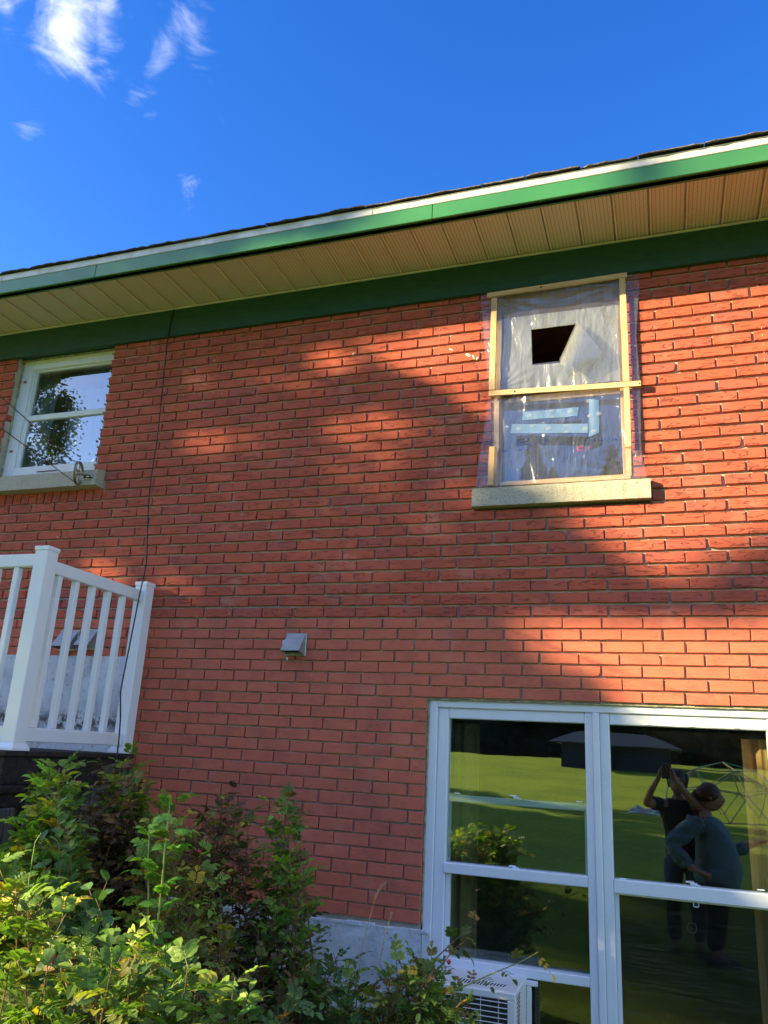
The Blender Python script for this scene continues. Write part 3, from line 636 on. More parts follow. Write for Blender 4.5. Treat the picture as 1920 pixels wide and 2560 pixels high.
# ================================================================== THINGS ON THE WALL
# plastic sheet over the right opening
ps = empty('plastic_sheet', (.97, -.03, 3.19), 'clear plastic sheet with a cut square hole and folded flap nailed over the window', 'plastic sheet')
def lerp_pts(p, z):
    for (z0, x0), (z1, x1) in zip(p, p[1:]):
        if z0 <= z <= z1: return x0+(x1-x0)*(z-z0)/(z1-z0)
    return p[0][1] if z < p[0][0] else p[-1][1]
LE = [(3.17, .487), (3.45, .522), (3.77, .562), (4.05, .535), (4.46, .500)]
RE = [(3.17, 1.425), (3.35, 1.402), (3.75, 1.412), (4.05, 1.402), (4.3, 1.425), (4.46, 1.437)]
HZ0, HZ1 = 3.937, 4.176
def film_y(x, z, base, seed, amp):
    w_ = noise.noise(Vector((x*4+seed, z*3, 0)))*1.0 + .5*noise.noise(Vector((x*11+seed, z*5, 3)))
    # gathers that fan out from the nailed mid lath and from the upper corners
    d = abs(z-3.76); w_ += .8*sin(x*95+5*noise.noise(Vector((x*3, z, seed))))*math.exp(-d*16)
    for cx_, cz_ in ((.60, 4.40), (1.33, 4.40), (.60, 3.80), (1.33, 3.22)):
        dx, dz = x-cx_, z-cz_; rr_ = math.hypot(dx, dz)+.02; w_ += .7*sin(math.atan2(dz, dx)*22+seed)*math.exp(-rr_*6)
    edge = min(1, max(0, (x-lerp_pts(LE, z))/.05), max(0, (lerp_pts(RE, z)-x)/.05))
    return base + amp*w_*max(.25, edge)
def film_sheet(name, m_, x_l, x_r, zb, zt, base, seed, amp, hole=True, loose=0.0, inset=0.0):
    NZ, b = 110, MB(); rows = []
    zsr = [zb+(zt-zb)*i/NZ for i in range(NZ+1)]
    for t in (HZ0, HZ1):
        if zb < t < zt: k = min(range(len(zsr)), key=lambda i: abs(zsr[i]-t)); zsr[k] = t
    segs = (14, 24, 20)
    for z in zsr:
        xl, xr = x_l(z), x_r(z); t = min(1, max(0, (z-HZ0)/(HZ1-HZ0)))
        h0 = .814-.006*t; h1 = .975+.103*t; anchors = (xl, h0, h1, xr); rowp = []
        for s_, nseg in enumerate(segs):
            for i in range(nseg): rowp.append(anchors[s_]+(anchors[s_+1]-anchors[s_])*i/nseg)
        rowp.append(xr); rows.append([(x, film_y(x, z, base, seed, amp), z+(0 if not zb+.03 < z < zt-.03 else 0)-.009*(t if 0 < t < 1 else 0)*0) for x in rowp])
    n = len(rows[0]); vs = [p for r_ in rows for p in r_]
    if loose:                               # ragged bottom lying on the sill
        for k in range(n): x, y, z = vs[k]; vs[k] = (x, y-.02-.012*noise.noise(Vector((x*14, 0, 0))), z+.010*noise.noise(Vector((x*9, 2, 0))))
    fs = []
    for j in range(NZ):
        for k in range(n-1):
            if hole and segs[0] <= k < segs[0]+segs[1] and HZ0-1e-6 <= rows[j][0][2] and rows[j+1][0][2] <= HZ1+1e-6: continue
            fs.append((j*n+k, j*n+k+1, (j+1)*n+k+1, (j+1)*n+k))
    b.add(vs, fs); return b.build(name, m_, ps, smooth=True, recalc=False)
film_sheet('film', M['film'], lambda z: lerp_pts(LE, z), lambda z: lerp_pts(RE, z), 3.180, 4.452, -.017, 1.0, .0075, True, 1)
film_sheet('inner_film', M['milk'], lambda z: .622, lambda z: 1.306, 3.785, 4.275, .004, 4.0, .006, True)
fp = MB(); A_, B_, C_, D_ = (1.078, 4.176), (1.219, 3.934), (1.029, 3.797), (.975, 3.937); n = 12; vs = []
for i in range(n+1):
    for j in range(n+1):
        u_, v_ = i/n, j/n
        x = (1-u_)*(1-v_)*A_[0]+u_*(1-v_)*B_[0]+u_*v_*C_[0]+(1-u_)*v_*D_[0]; z = (1-u_)*(1-v_)*A_[1]+u_*(1-v_)*B_[1]+u_*v_*C_[1]+(1-u_)*v_*D_[1]
        vs.append((x, -.030-.035*sin(pi*.9*u_)*(.5+.5*v_)-.02*u_+.004*noise.noise(Vector((x*20, z*20, 0))), z))
fp.add(vs, [(i*(n+1)+j, i*(n+1)+j+1, (i+1)*(n+1)+j+1, (i+1)*(n+1)+j) for i in range(n) for j in range(n)])
fp.build('flap', M['flap'], ps, smooth=True, recalc=False)
def lath(x0, z0, x1, z1, wd, y0, m_, nm='lath', label=None, nails=()):
    b = MB(); d = Vector((x1-x0, 0, z1-z0)); L = d.length; d.normalize(); nrm = Vector((-d.z, 0, d.x)); vs = []; k = 14
    for i in range(k+1):
        p = Vector((x0, 0, z0))+d*(L*i/k); wob = .0012*noise.noise(Vector((i*.7, x0*9, z0*9)))
        for (s_, yy) in ((-1, y0), (1, y0), (1, y0+.013), (-1, y0+.013)):
            q = p+nrm*(s_*wd/2+wob); vs.append((q.x, yy+.002*noise.noise(Vector((i*.3, x0, 5))), q.z))
    b.add(vs, [(i*4+e, (i+1)*4+e, (i+1)*4+(e+1) % 4, i*4+(e+1) % 4) for i in range(k) for e in range(4)]+[(0, 1, 2, 3), (4*k+3, 4*k+2, 4*k+1, 4*k)])
    o = b.build(nm, m_, ps)
    if label: o['label'] = label
    if nails:
        kb = MB()
        for t, rr_ in nails: p = Vector((x0, 0, z0)).lerp(Vector((x1, 0, z1)), t); kb.tube([(p.x, y0-.0015, p.z), (p.x, y0+.002, p.z)], rr_, 8)
        kb.build_each('knot', simple('dark knot', (.16, .08, .035), None, 9, .7) if rr_ > .004 else M['slot'], o)
yL = -.0395
lath(.545, 4.426, 1.368, 4.4365, .030, yL, M['pineh'], nails=((.40, .006), (.93, .0015)))
lath(.590, 4.403, .583, 3.786, .034, yL, M['pine'], nails=((.1, .0013), (.5, .0013), (.9, .0013)))
lath(1.340, 4.4185, 1.3385, 3.7585, .034, yL, M['pine'], nails=((.1, .0013), (.5, .0013), (.9, .0013)))
lath(.565, 3.763, 1.416, 3.7345, .031, yL-.0035, M['pineh'], label='horizontal lath across the middle', nails=((.18, .006), (.99, .004)))
lath(1.339, 3.7195, 1.3365, 3.367, .030, yL, M['pine'], nails=((.2, .0013), (.8, .0013)))
lath(.588, 3.427, .582, 3.192, .032, yL, M['pine'], label='short lath at the lower corner', nails=((.2, .0013), (.8, .0013)))
lath(1.333, 3.366, 1.331, 3.212, .030, -.006, M['pine'])
lath(.606, 3.745, .606, 3.200, .028, -.004, M['pine']); lath(.63, 3.208, 1.34, 3.2065, .022, -.006, M['pineh'])
def strip(nm, poly, y, m_, par, label=None):
    b = MB(); n = 10; (ax, az), (bx, bz), (cx_, cz_), (dx, dz) = poly; vs = []
    for i in range(n+1):
        t = i/n
        for (p, q) in (((ax, az), (bx, bz)), ((dx, dz), (cx_, cz_))):
            x = p[0]+(q[0]-p[0])*t; z = p[1]+(q[1]-p[1])*t+(.0012*noise.noise(Vector((x*40, z0*7, 1)))); vs.append((x, film_y(x, z, -.017, 1.0, .0075)+y, z))
    b.add(vs, [(2*i, 2*i+2, 2*i+3, 2*i+1) for i in range(n)]); o = b.build(nm, m_, par, recalc=False)
    if label: o['label'] = label
    return o
TP = [[(.764, 3.634), (1.078, 3.634), (1.070, 3.579), (.756, 3.585)], [(.698, 3.566), (1.125, 3.527), (1.124, 3.472), (.690, 3.508)], [(1.133, 3.681), (1.188, 3.668), (1.185, 3.468), (1.128, 3.446)]]
LG = [[(.13, .5), (.52, .05), (.56, .95), (.86, .45)], [(.10, .5), (.28, .1), (.50, .5), (.72, .1), (.73, .95), (.97, .55)], [(.05, .0), (.45, .12), (.42, .95), (.9, .5)]]
for q, lg, dr_ in zip(TP, LG, ('h', 'h', 'v')):
    tp = strip('tape', q if dr_ == 'h' else q, -.0016, M['tape'], ps)
    for (u_, v_) in lg:
        b = MB()
        (ax, az), (bx, bz), (cx_, cz_), (dx, dz) = q
        if dr_ == 'v': u_, v_ = v_, u_
        x = (1-u_)*(1-v_)*ax+u_*(1-v_)*bx+u_*v_*cx_+(1-u_)*v_*dx; z = (1-u_)*(1-v_)*az+u_*(1-v_)*bz+u_*v_*cz_+(1-u_)*v_*dz
        yy = film_y(x, z, -.017, 1.0, .0075)-.0030; m = 14
        lo, hi = min(az, bz, cz_, dz)+.002, max(az, bz, cz_, dz)-.002
        if dr_ == 'h': zl = dz+(cz_-dz)*(x-dx)/(cx_-dx)+.002; zh = az+(bz-az)*(x-ax)/(bx-ax)-.002
        else: zl, zh = lo, hi
        P = [(x+.0145*cos(2*pi*i/m), min(zh, max(zl, z+.0105*sin(2*pi*i/m)))) for i in range(m)]; P2 = [(x+.0128*cos(2*pi*i/m), min(zh, max(zl, z+.0090*sin(2*pi*i/m)))) for i in range(m)]
        b.add([(p[0], yy, p[1]) for p in P]+[(p[0], yy, p[1]) for p in P2], [(i, (i+1) % m, m+(i+1) % m, m+i) for i in range(m)])
        for dz_ in (-.004, .0, .004):
            if zl < z+dz_ < zh: b.box(x-.008, x+.008, yy-.0003, yy, z+dz_-.0009, z+dz_+.0009)
        b.build('printed_logo', M['tapelogo'], tp, recalc=False)
def text_mesh(body, size, mirror, par, name, m_, P, rot=0.0, thick=.0006, shear=0):
    cu_ = bpy.data.curves.new(name, 'FONT'); cu_.body = body; cu_.size = size; cu_.extrude = thick/2; cu_.align_x = 'CENTER'; cu_.align_y = 'CENTER'; cu_.space_character = 1.5
    t = bpy.data.objects.new(name, cu_); COL.objects.link(t); bpy.context.view_layer.update()
    me = bpy.data.meshes.new_from_object(t); bpy.data.objects.remove(t)
    o = bpy.data.objects.new(name, me); COL.objects.link(o)
    Rm = Matrix.Translation(P) @ Matrix.Rotation(radians(90), 4, 'X') @ Matrix.Rotation(rot, 4, 'Z') @ Matrix.Diagonal((-1 if mirror else 1, 1, 1, 1))
    me.transform(Rm); me.materials.clear(); me.materials.append(m_); o.parent = par
    if par.type == 'EMPTY': o.matrix_parent_inverse = Matrix.Translation(par.location).inverted()
    return o
fo_ = film_y(1.215, 3.43, -.017, 1.0, .0075)-.004
text_mesh('09122072', .024, False, ps, 'printed_number', M['inkblue'], Vector((1.215, fo_-.004, 3.431)), pi)
ink = MB()
def strokes(ox, oz, sc, L):
    for pts in L: ink.tube([(ox+p[0]*sc, film_y(ox+p[0]*sc, oz+p[1]*sc, -.017, 1.0, .0075)-.0022, oz+p[1]*sc) for p in pts], .0011, 4)
strokes(.760, 3.430, .036, [[(-1, .9), (-.4, 1.05), (.4, .95), (1, .85)], [(-.9, .75), (.2, .6), (.9, .7)], [(-1, -.2), (-.7, .4), (0, .5), (.8, .35), (1, -.5)], [(-1.1, -.7), (-.6, -.9), (0, -.6), (.6, -.9), (1.05, -.6)], [(-.5, .3), (-.6, -.6)], [(.1, .4), (-.1, -.4), (.5, -.5)], [(-.9, -.2), (-.2, 0), (.4, .1), (.9, 0)], [(1.1, .4), (1.3, 0), (1.1, -.3)]])
strokes(.880, 3.440, .026, [[(-1, .5), (1, .6)], [(0, 1.1), (0, -.4)], [(-.8, 1.2), (.8, 1.2)], [(-.9, -.6), (0, .2), (.9, -.7)], [(-.3, -.9), (0, -.3), (.4, -1)], [(-1.2, 0), (-.4, .1)], [(.4, .1), (1.2, .1)]])
for k in range(6): strokes(.56, 3.42+.012*k, .05, [[(-1+.2*(k % 2), 0), (1.0-.3*(k % 3), .1)]])
strokes(.655, 3.405, .012, [[(-1, 0), (0, 1), (1, 0), (0, -1), (-1, 0)], [(-1, -.5), (1, .2)]])
ink.build('printed_characters', M['inkblue'], ps)
ink = MB(); strokes(1.083, 3.382, .019, [[(-1, .7), (.9, .8), (1, -.6), (-.9, -.7), (-1, .7)], [(-.6, .4), (.5, .5), (.6, -.3), (-.5, -.4), (-.6, .4)]]); strokes(1.13, 3.38, .006, [[(-1, -1), (-1, 1), (1, .6), (-.6, 0)]])
ink.build('printed_emblem', M['inkred'], ps)

# vents
def vent(x0, x1, z0, z1, lab, tilt=0, door=True):
    w_ = x1-x0; cx_, cz_ = (x0+x1)/2, (z0+z1)/2
    t = empty('vent_hood', (cx_, 0, z0), lab, 'wall vent', 'louvred hoods on the brick wall' if False else 'metal vent hoods on the brick wall')
    b = MB(); b.box(x0, x1, -.010, -.001, z0, z1, bev=.003); b.build('flange', M['galv'], t)
    h = MB(); i_ = .009; dp = .088; zt = z1-.008; zb_ = z0+.012
    A = [(x0+i_, -.0105, zt), (x1-i_, -.0105, zt), (x1-i_+.002, -dp, zb_+.012), (x0+i_-.002, -dp, zb_+.012), (x0+i_, -.0105, zb_), (x1-i_, -.0105, zb_)]
    th = .0025
    B = [(p[0]+(th if k in (0, 3, 4) else -th), p[1]+(th if k in (2, 3) else 0), p[2]-th*1.5) for k, p in enumerate(A)]
    h.add(A+B, [(0, 1, 2, 3), (0, 3, 4), (1, 5, 2), (6, 9, 8, 7), (6, 10, 9), (7, 8, 11), (3, 2, 8, 9), (4, 3, 9, 10), (2, 5, 11, 8)])
    h.tube([A[3], A[2]], .0022, 6); h.build('hood', M['galv'], t)
    if door:
        d = MB(); d.add([(x0+.02, -.012, zt-.02), (x1-.02, -.012, zt-.02), (x1-.02, -.045, zb_+.006), (x0+.02, -.045, zb_+.006)], [(0, 1, 2, 3)]); d.build('flap', M['slot'], t)
    return t
vent(-.626, -.494, 2.222, 2.356, 'small galvanised vent hood alone on the brick above the bushes')
vent(-2.262, -2.112, 2.236, 2.371, 'left one of two vent hoods seen behind the white railing')
vent(-2.085, -1.962, 2.243, 2.379, 'right one of two vent hoods seen behind the white railing')
rw = MB(); q = at(709, 1609, -.01); rw.box(-.646, -.630, -.016, -.002, 2.272, 2.315, bev=.005); rw.box(-.612, -.600, -.02, -.008, 2.196, 2.215, bev=.003)
o = rw.build('caulk_blob', M['white'], None); setp(o, 'white blob of caulk squeezed out beside the lone vent hood', 'caulk')

# black cable
PTS = [(437, 768, -.034), (431, 790, -.034), (424, 818, -.034), (418, 859, -.034), (408, 954, -.03), (401.7, 1015, -.035), (392, 1102, -.05), (375.6, 1210, -.08), (370, 1286, -.11), (368, 1348, -.14), (366.5, 1396, -.17), (361.5, 1431, -.19), (348.5, 1489, -.215),
       (327, 1598, -.24), (306, 1704, -.26), (301.4, 1735, -.265), (301, 1793, -.27), (296.6, 1855, -.28), (290, 1905, -.29)]
c = [at(*p) for p in PTS]; sm_ = []
for i in range(len(c)-1):
    p0, p1, p2, p3 = c[max(i-1, 0)], c[i], c[i+1], c[min(i+2, len(c)-1)]
    for k in range(5): t = k/5; sm_.append(.5*((2*p1)+(p2-p0)*t+(2*p0-5*p1+4*p2-p3)*t*t+(3*p1-p0-3*p2+p3)*t**3))
sm_ += [c[-1], c[-1]+Vector((0, -.05, -.5)), c[-1]+Vector((0, -.1, -1.3))]
cb = MB(); cb.tube(sm_, .0042, 8); setp(cb.build('cable', M['cable'], None, smooth=True), 'thin black cable hanging from the soffit down past the white railing post', 'cable')

# clothesline pulley on the left sill
P0 = at(196, 1183, -.14)
lA, lB = at(189, 1158, -.14), at(0, 989, -1.3); dd = (lB-lA).normalized(); hz = Vector((dd.x, dd.y, 0)).normalized(); axn = Vector((-hz.y, hz.x, 0))
pu = empty('pulley', (P0.x, P0.y, P0.z), 'metal clothesline pulley wheel bolted to the left concrete sill', 'pulley')
b = MB(); R = .078; n = 32
def circ(r_, off, m=n): return [P0+hz*(r_*cos(2*pi*i/m))+Vector((0, 0, 1))*(r_*sin(2*pi*i/m))+axn*off for i in range(m+1)]
b.tube(circ(R, .006), .0042, 6, cap=False); b.tube(circ(R, -.006), .0042, 6, cap=False); b.tube(circ(R-.006, 0), .005, 6, cap=False)
for k in range(5): a = 2*pi*k/5+.3; b.tube([P0, P0+hz*(R-.006)*cos(a)+Vector((0, 0, 1))*(R-.006)*sin(a)], [.006, .004], 6)
b.tube([P0-axn*.014, P0+axn*.014], .013, 12); b.build('wheel', M['steel'], pu, smooth=True)
b = MB(); e = Vector((P0.x+.045, -.075, P0.z+.004)); b.tube([P0+axn*.02+Vector((.004, 0, 0)), P0+axn*.018+Vector((.02, .02, 0)), e], [.007, .008, .008], 8); b.tube([P0-axn*.02, P0-axn*.016+Vector((.01, .03, 0)), e], .006, 8)
b.tube([P0-axn*.022, P0+axn*.022], .004, 8); b.box(e.x-.018, e.x+.018, -.084, -.077, e.z-.02, e.z+.02, bev=.003); b.build('fork', M['steel'], pu, smooth=True)
b = MB(); q = at(211, 1193, -.10); b.tube([q, q+Vector((.012, -.012, 0))], .007, 6); b.tube([q+Vector((.004, -.004, 0)), q+Vector((.05, .02, 0))], .004, 6); b.build('bolt', M['slot'], pu)
lt = P0+Vector((0, 0, R)); lb = P0-Vector((0, 0, R-.004))
far1 = lA+(lB-lA)*4.2; lb1 = at(0, 1068, -1.3); far2 = lb+(lb1-lb)*4.2
b = MB(); b.tube([lt, lA+(lB-lA)*.05, lB, far1], .0032, 6); b.tube([lb, lb1, far2], .0032, 6)
setp(b.build('clothesline', M['line'], None), 'two strands of clothesline running from the pulley out past the left window', 'clothesline')

# ------------------------------------------------------------------ railing and deck
def atX(x, y, X): d = ray(x, y); return CAM_P + d*((X-CAM_P.x)/d.x)
ra = empty('porch_railing', (-1.6, -.96, 1.64), 'white vinyl porch railing turning the corner at a tall square post', 'railing')
def post(x0, y0, w_, z0, z1, lab):
    b = MB(); b.box(x0, x0+w_, y0, y0+w_, z0, z1-.018, bev=.004); o = b.build('post', M['vinyl'], ra); o['label'] = lab
    c_ = MB(); c_.box(x0-.004, x0+w_+.004, y0-.004, y0+w_+.004, z1-.030, z1-.006, bev=.003)
    cx_, cy_ = x0+w_/2, y0+w_/2; q = w_/2+.002
    c_.add([(cx_-q, cy_-q, z1-.006), (cx_+q, cy_-q, z1-.006), (cx_+q, cy_+q, z1-.006), (cx_-q, cy_+q, z1-.006), (cx_, cy_, z1+.004)], [(0, 1, 4), (1, 2, 4), (2, 3, 4), (3, 0, 4)]); c_.build('post_cap', M['vinyl'], o)
    s_ = MB(); e = w_/2+.016; f = w_/2+.001
    s_.add([(cx_+sx_*e, cy_+sy_*e, z0) for sx_, sy_ in ((-1, -1), (1, -1), (1, 1), (-1, 1))]+[(cx_+sx_*e, cy_+sy_*e, z0+.012) for sx_, sy_ in ((-1, -1), (1, -1), (1, 1), (-1, 1))]+[(cx_+sx_*f, cy_+sy_*f, z0+.035) for sx_, sy_ in ((-1, -1), (1, -1), (1, 1), (-1, 1))],
           [(0, 1, 5, 4), (1, 2, 6, 5), (2, 3, 7, 6), (3, 0, 4, 7), (4, 5, 9, 8), (5, 6, 10, 9), (6, 7, 11, 10), (7, 4, 8, 11)]); s_.build('post_skirt', M['vinyl'], o)
post(-1.643, -.999, .084, 1.630, 2.668, 'corner post with a flat cap'); post(-1.643, -.127, .084, 1.630, 2.664, 'end post beside the brick wall')
post(-3.4, -.999, .084, 1.630, 2.668, 'far post beyond the picture')
b = MB(); b.box(-1.622, -1.580, -.9145, -.1275, 2.532, 2.600, bev=.004); b.build('top_rail', M['vinyl'], ra)
b = MB(); b.box(-1.622, -1.580, -.9145, -.1275, 1.672, 1.742, bev=.004); b.build('bottom_rail', M['vinyl'], ra)
b = MB(); b.box(-3.315, -1.644, -.978, -.936, 2.557, 2.626, bev=.004); b.build('top_rail', M['vinyl'], ra)
b = MB(); b.box(-3.315, -1.644, -.978, -.936, 1.672, 1.742, bev=.004); b.build('bottom_rail', M['vinyl'], ra)
for k in range(5): y = -.842+.1385*k; b = MB(); b.box(-1.619, -1.584, y-.017, y+.017, 1.7425, 2.5315, bev=.003); b.build('baluster', M['vinyl'], ra)
for k in range(11): x = -1.772-.138*k; b = MB(); b.box(x-.017, x+.017, -.974, -.940, 1.7425, 2.5565, bev=.003); b.build('baluster', M['vinyl'], ra)
de = empty('porch_deck', (-2.5, -.6, 0), 'dark weathered timber porch deck under the white railing', 'deck')
for k in range(7):
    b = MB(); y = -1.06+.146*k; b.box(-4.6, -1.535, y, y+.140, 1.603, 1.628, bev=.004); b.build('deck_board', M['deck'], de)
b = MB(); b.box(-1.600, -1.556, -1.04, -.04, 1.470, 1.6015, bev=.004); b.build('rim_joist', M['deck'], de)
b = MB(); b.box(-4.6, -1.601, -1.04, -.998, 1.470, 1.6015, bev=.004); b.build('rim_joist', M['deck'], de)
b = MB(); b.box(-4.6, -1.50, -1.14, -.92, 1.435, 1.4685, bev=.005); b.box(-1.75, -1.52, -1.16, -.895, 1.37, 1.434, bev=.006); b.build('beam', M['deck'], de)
pg_ = MB(); pg_.box(-1.70, -1.515, -1.18, -.945, 0.0, 1.369, bev=.008); o = pg_.build('support_post', M['grey'], de); o['label'] = 'cracked grey support timber'
pg_ = MB(); pg_.box(-1.74, -1.62, -.30, -.15, 0.0, 1.469, bev=.008); pg_.build('support_post', M['grey'], de)
pg_ = MB(); pg_.box(-4.6, -1.80, -.62, -.58, 0.0, 1.46); pg_.build('skirting', M['deck'], de)

# ------------------------------------------------------------------ air conditioner
ac = empty('air_conditioner', (.57, -.1, .36), 'white window air conditioner jutting from the left basement sash', 'air conditioner')
ax0, ax1, ay, az0, az1 = .352, .776, -.292, .352, .731
b = MB(); b.box(ax0, ax1, ay+.012, .09, az0, az1, bev=.006)
b.box(ax0, ax1, ay, ay+.0115, az1-.030, az1-.0005, bev=.003); b.box(ax1-.034, ax1, ay, ay+.0115, az0, az1-.0305, bev=.003); b.box(ax0, ax0+.03, ay, ay+.0115, az0, az1-.0305, bev=.003); b.box(ax0+.0305, ax1-.0345, ay, ay+.0115, az0, az0+.03, bev=.003)
b.build('cabinet', M['acm'], ac)
b = MB(); b.box(ax0+.03, ax1-.034, ay+.009, ay+.0118, az0+.03, az1-.03); b.build('condenser_fins', M['fins'], ac)
b = MB()
z = az1-.040
while z > az0+.035: b.box(ax0+.031, ax1-.035, ay+.001, ay+.006, z-.0035, z, bev=.001); z -= .0205
for x in (.44, .53, .62, .70): b.box(x, x+.003, ay+.0062, ay+.0085, az0+.031, az1-.031)
b.build('grille', M['acm'], ac)
b = MB()
for k in range(15):
    x = .50+.0145*k; y0, y1 = (-.225, -.165) if k < 10 else (-.205, -.165)
    b.add([(x, y0, az1+.0008), (x+.0062, y0, az1+.0008), (x+.0062+.004, y1, az1+.0008), (x+.004, y1, az1+.0008), (x, y0, az1-.001), (x+.0062, y0, az1-.001), (x+.0102, y1, az1-.001), (x+.004, y1, az1-.001)], [(0, 1, 2, 3), (0, 4, 5, 1), (1, 5, 6, 2), (2, 6, 7, 3), (3, 7, 4, 0)])
for k in range(19):
    z = az1-.03-.017*k; b.add([(ax1+.0008, -.235, z), (ax1+.0008, -.165, z+.012), (ax1+.0008, -.165, z+.005), (ax1+.0008, -.235, z-.007), (ax1-.001, -.235, z), (ax1-.001, -.165, z+.012), (ax1-.001, -.165, z+.005), (ax1-.001, -.235, z-.007)], [(0, 1, 2, 3), (0, 4, 5, 1), (2, 6, 7, 3), (1, 5, 6, 2), (3, 7, 4, 0)])
b.build('vent_slots', M['slot'], ac)
b = MB(); b.box(.356, .83, .0, .02, .700, .7215, bev=.003); b.box(.7775, .80, .0, .03, .35, .6995, bev=.003); b.build('mounting_frame', M['acm'], ac)

# ================================================================== PLANTS
UP = Vector((0, 0, 1))
def leaflet(b, cols, p, d, nrm, L, wd, col, curl=.2):
    s_ = d.cross(nrm);
    if s_.length < 1e-5: s_ = d.orthogonal()
    s_.normalize(); nn = s_.cross(d).normalized(); drop = -curl*L
    P_ = [p, p+d*(.3*L)+s_*(.42*wd)+nn*(.10*wd), p+d*(.3*L)-s_*(.42*wd)+nn*(.10*wd), p+d*(.3*L), p+d*(.68*L)+s_*(.44*wd)+nn*(.10*wd+drop*.4), p+d*(.68*L)-s_*(.44*wd)+nn*(.10*wd+drop*.4), p+d*(.68*L)+nn*(drop*.35), p+d*L+nn*drop]
    b.add(P_, [(0, 1, 3), (0, 3, 2), (1, 4, 6, 3), (3, 6, 5, 2), (4, 7, 6), (6, 7, 5)])
    j = random.uniform(1.15, 1.65); c = (col[0]*j, col[1]*j, col[2]*j, 1); cols.extend([c]*8)
def twig(b, cols, pts, r, col, n=4):
    k = len(b.v); b.tube(pts, r, n, cap=False); cols.extend([(*col, 1)]*(len(b.v)-k))
def compound(b, cols, p, d, L, nl, size, col, wratio=.55, curl=.25, sag=.25):
    d = d.normalized(); side = d.cross(UP)
    if side.length < .1: side = Vector((1, 0, 0))
    side.normalize(); nrm = side.cross(d).normalized(); tw = random.uniform(-.6, .6); nrm = (nrm*cos(tw)+side*sin(tw)).normalized(); side = d.cross(nrm)
    e = p+d*L-UP*(sag*L); m = p+d*(.5*L)-UP*(.06*L)
    twig(b, cols, [p, m, e], [.0012, .0009, .0005], (.10, .12, .03), 3)
    pairs = (nl-1)//2
    for i in range(pairs):
        t = .35+.55*i/max(1, pairs); q = p.lerp(m, t*2) if t < .5 else m.lerp(e, t*2-1)
        for s_ in (-1, 1):
            dd_ = (d*.45+side*s_*.85+nrm*random.uniform(-.1, .3)).normalized()
            leaflet(b, cols, q, dd_, (nrm+side*s_*.15).normalized(), size*random.uniform(.8, 1.1), size*wratio, col, curl)
    leaflet(b, cols, e, (e-m).normalized(), nrm, size*1.15, size*wratio*1.1, col, curl)
def bez(p0, p1, p2, n): return [p0*(1-t)**2+p1*2*t*(1-t)+p2*t*t for t in [i/n for i in range(n+1)]]
PAL = {'green': [(.080, .145, .020), (.105, .18, .026), (.060, .12, .022), (.135, .21, .030)], 'dark': [(.045, .095, .024), (.055, .11, .028), (.035, .075, .022), (.07, .13, .03)],
       'yellow': [(.26, .26, .035), (.18, .22, .03), (.11, .19, .03), (.36, .27, .03), (.10, .17, .03)], 'olive': [(.10, .115, .028), (.13, .13, .03), (.08, .09, .022), (.16, .10, .03)],
       'brown': [(.095, .058, .030), (.060, .040, .025), (.13, .075, .032), (.055, .045, .030), (.10, .065, .040)], 'bright': [(.12, .27, .035), (.16, .32, .05), (.09, .22, .035)],
       'blue': [(.06, .135, .045), (.07, .15, .05), (.05, .115, .04)], 'red': [(.15, .045, .035), (.10, .06, .03), (.06, .09, .03)]}
def pick(mix): r_ = random.random(); acc = 0
def choose(mix):
    r_ = random.random()*sum(w_ for _, w_ in mix); acc = 0
    for nm, w_ in mix:
        acc += w_
        if r_ <= acc: return random.choice(PAL[nm])
    return random.choice(PAL[mix[0][0]])
def bush(name, label, base, tips, mix, leafL=.10, nl=7, size=.034, every=.035, cane_r=.005, canem='cane', wr=.55, curl=.25, lean=.35, start=.25, hips=0, simple_leaf=False, leafm='leaf', topmix=None, side=1, sag=.25):
    t = empty(name, (base[0], base[1], 0), label, 'shrub')
    cb_, lb_, lc = MB(), MB(), []
    for (tip, off) in tips:
        p0 = Vector((base[0]+off[0], base[1]+off[1], 0)); h_ = tip-p0
        mid = p0+h_*.55+Vector((-h_.x*lean, -h_.y*lean, h_.z*.12))
        n = max(8, int(h_.length/.05)); pts = bez(p0, mid, tip, n)
        pts = [q+Vector((noise.noise(q*3+Vector((off[0]*9, 0, 0)))*.02, noise.noise(q*3+Vector((5, off[1]*9, 0)))*.02, 0)) for q in pts]
        cb_.tube(pts, [cane_r*(1-.7*i/n) for i in range(n+1)], 6)
        L = 0; cam_mix = mix; ang = random.uniform(0, 6)
        for i in range(1, n+1):
            seg = (pts[i]-pts[i-1]); L += seg.length; f = i/n
            if f < start: continue
            while L >= every:
                L -= every; q = pts[i-1]+seg*random.random(); tdir = seg.normalized(); ang += 2.4+random.uniform(-.4, .4)
                a = tdir.orthogonal().normalized(); bb = tdir.cross(a); o_ = a*cos(ang)+bb*sin(ang)
                col = choose(topmix if (topmix and f > .75) else mix)
                for _ in range(side):
                    dirn = (o_*random.uniform(.7, 1)+tdir*random.uniform(.2, .9)+Vector((random.uniform(-.3, .3), random.uniform(-.3, .3), random.uniform(-.1, .3))))
                    if simple_leaf: leaflet(lb_, lc, q, dirn.normalized(), UP+Vector((random.uniform(-.5, .5), random.uniform(-.8, .1), 0)), size*random.uniform(.8, 1.2), size*wr*random.uniform(.9, 1.1), col, curl)
                    else: compound(lb_, lc, q, dirn, leafL*random.uniform(.7, 1.15), nl, size*random.uniform(.8, 1.15), col, wr, curl, sag)
    cb_.build('canes', M[canem], t, smooth=True)
    lb_.c['lc'] = lc; lb_.build('foliage', M[leafm], t, recalc=False)
    return t
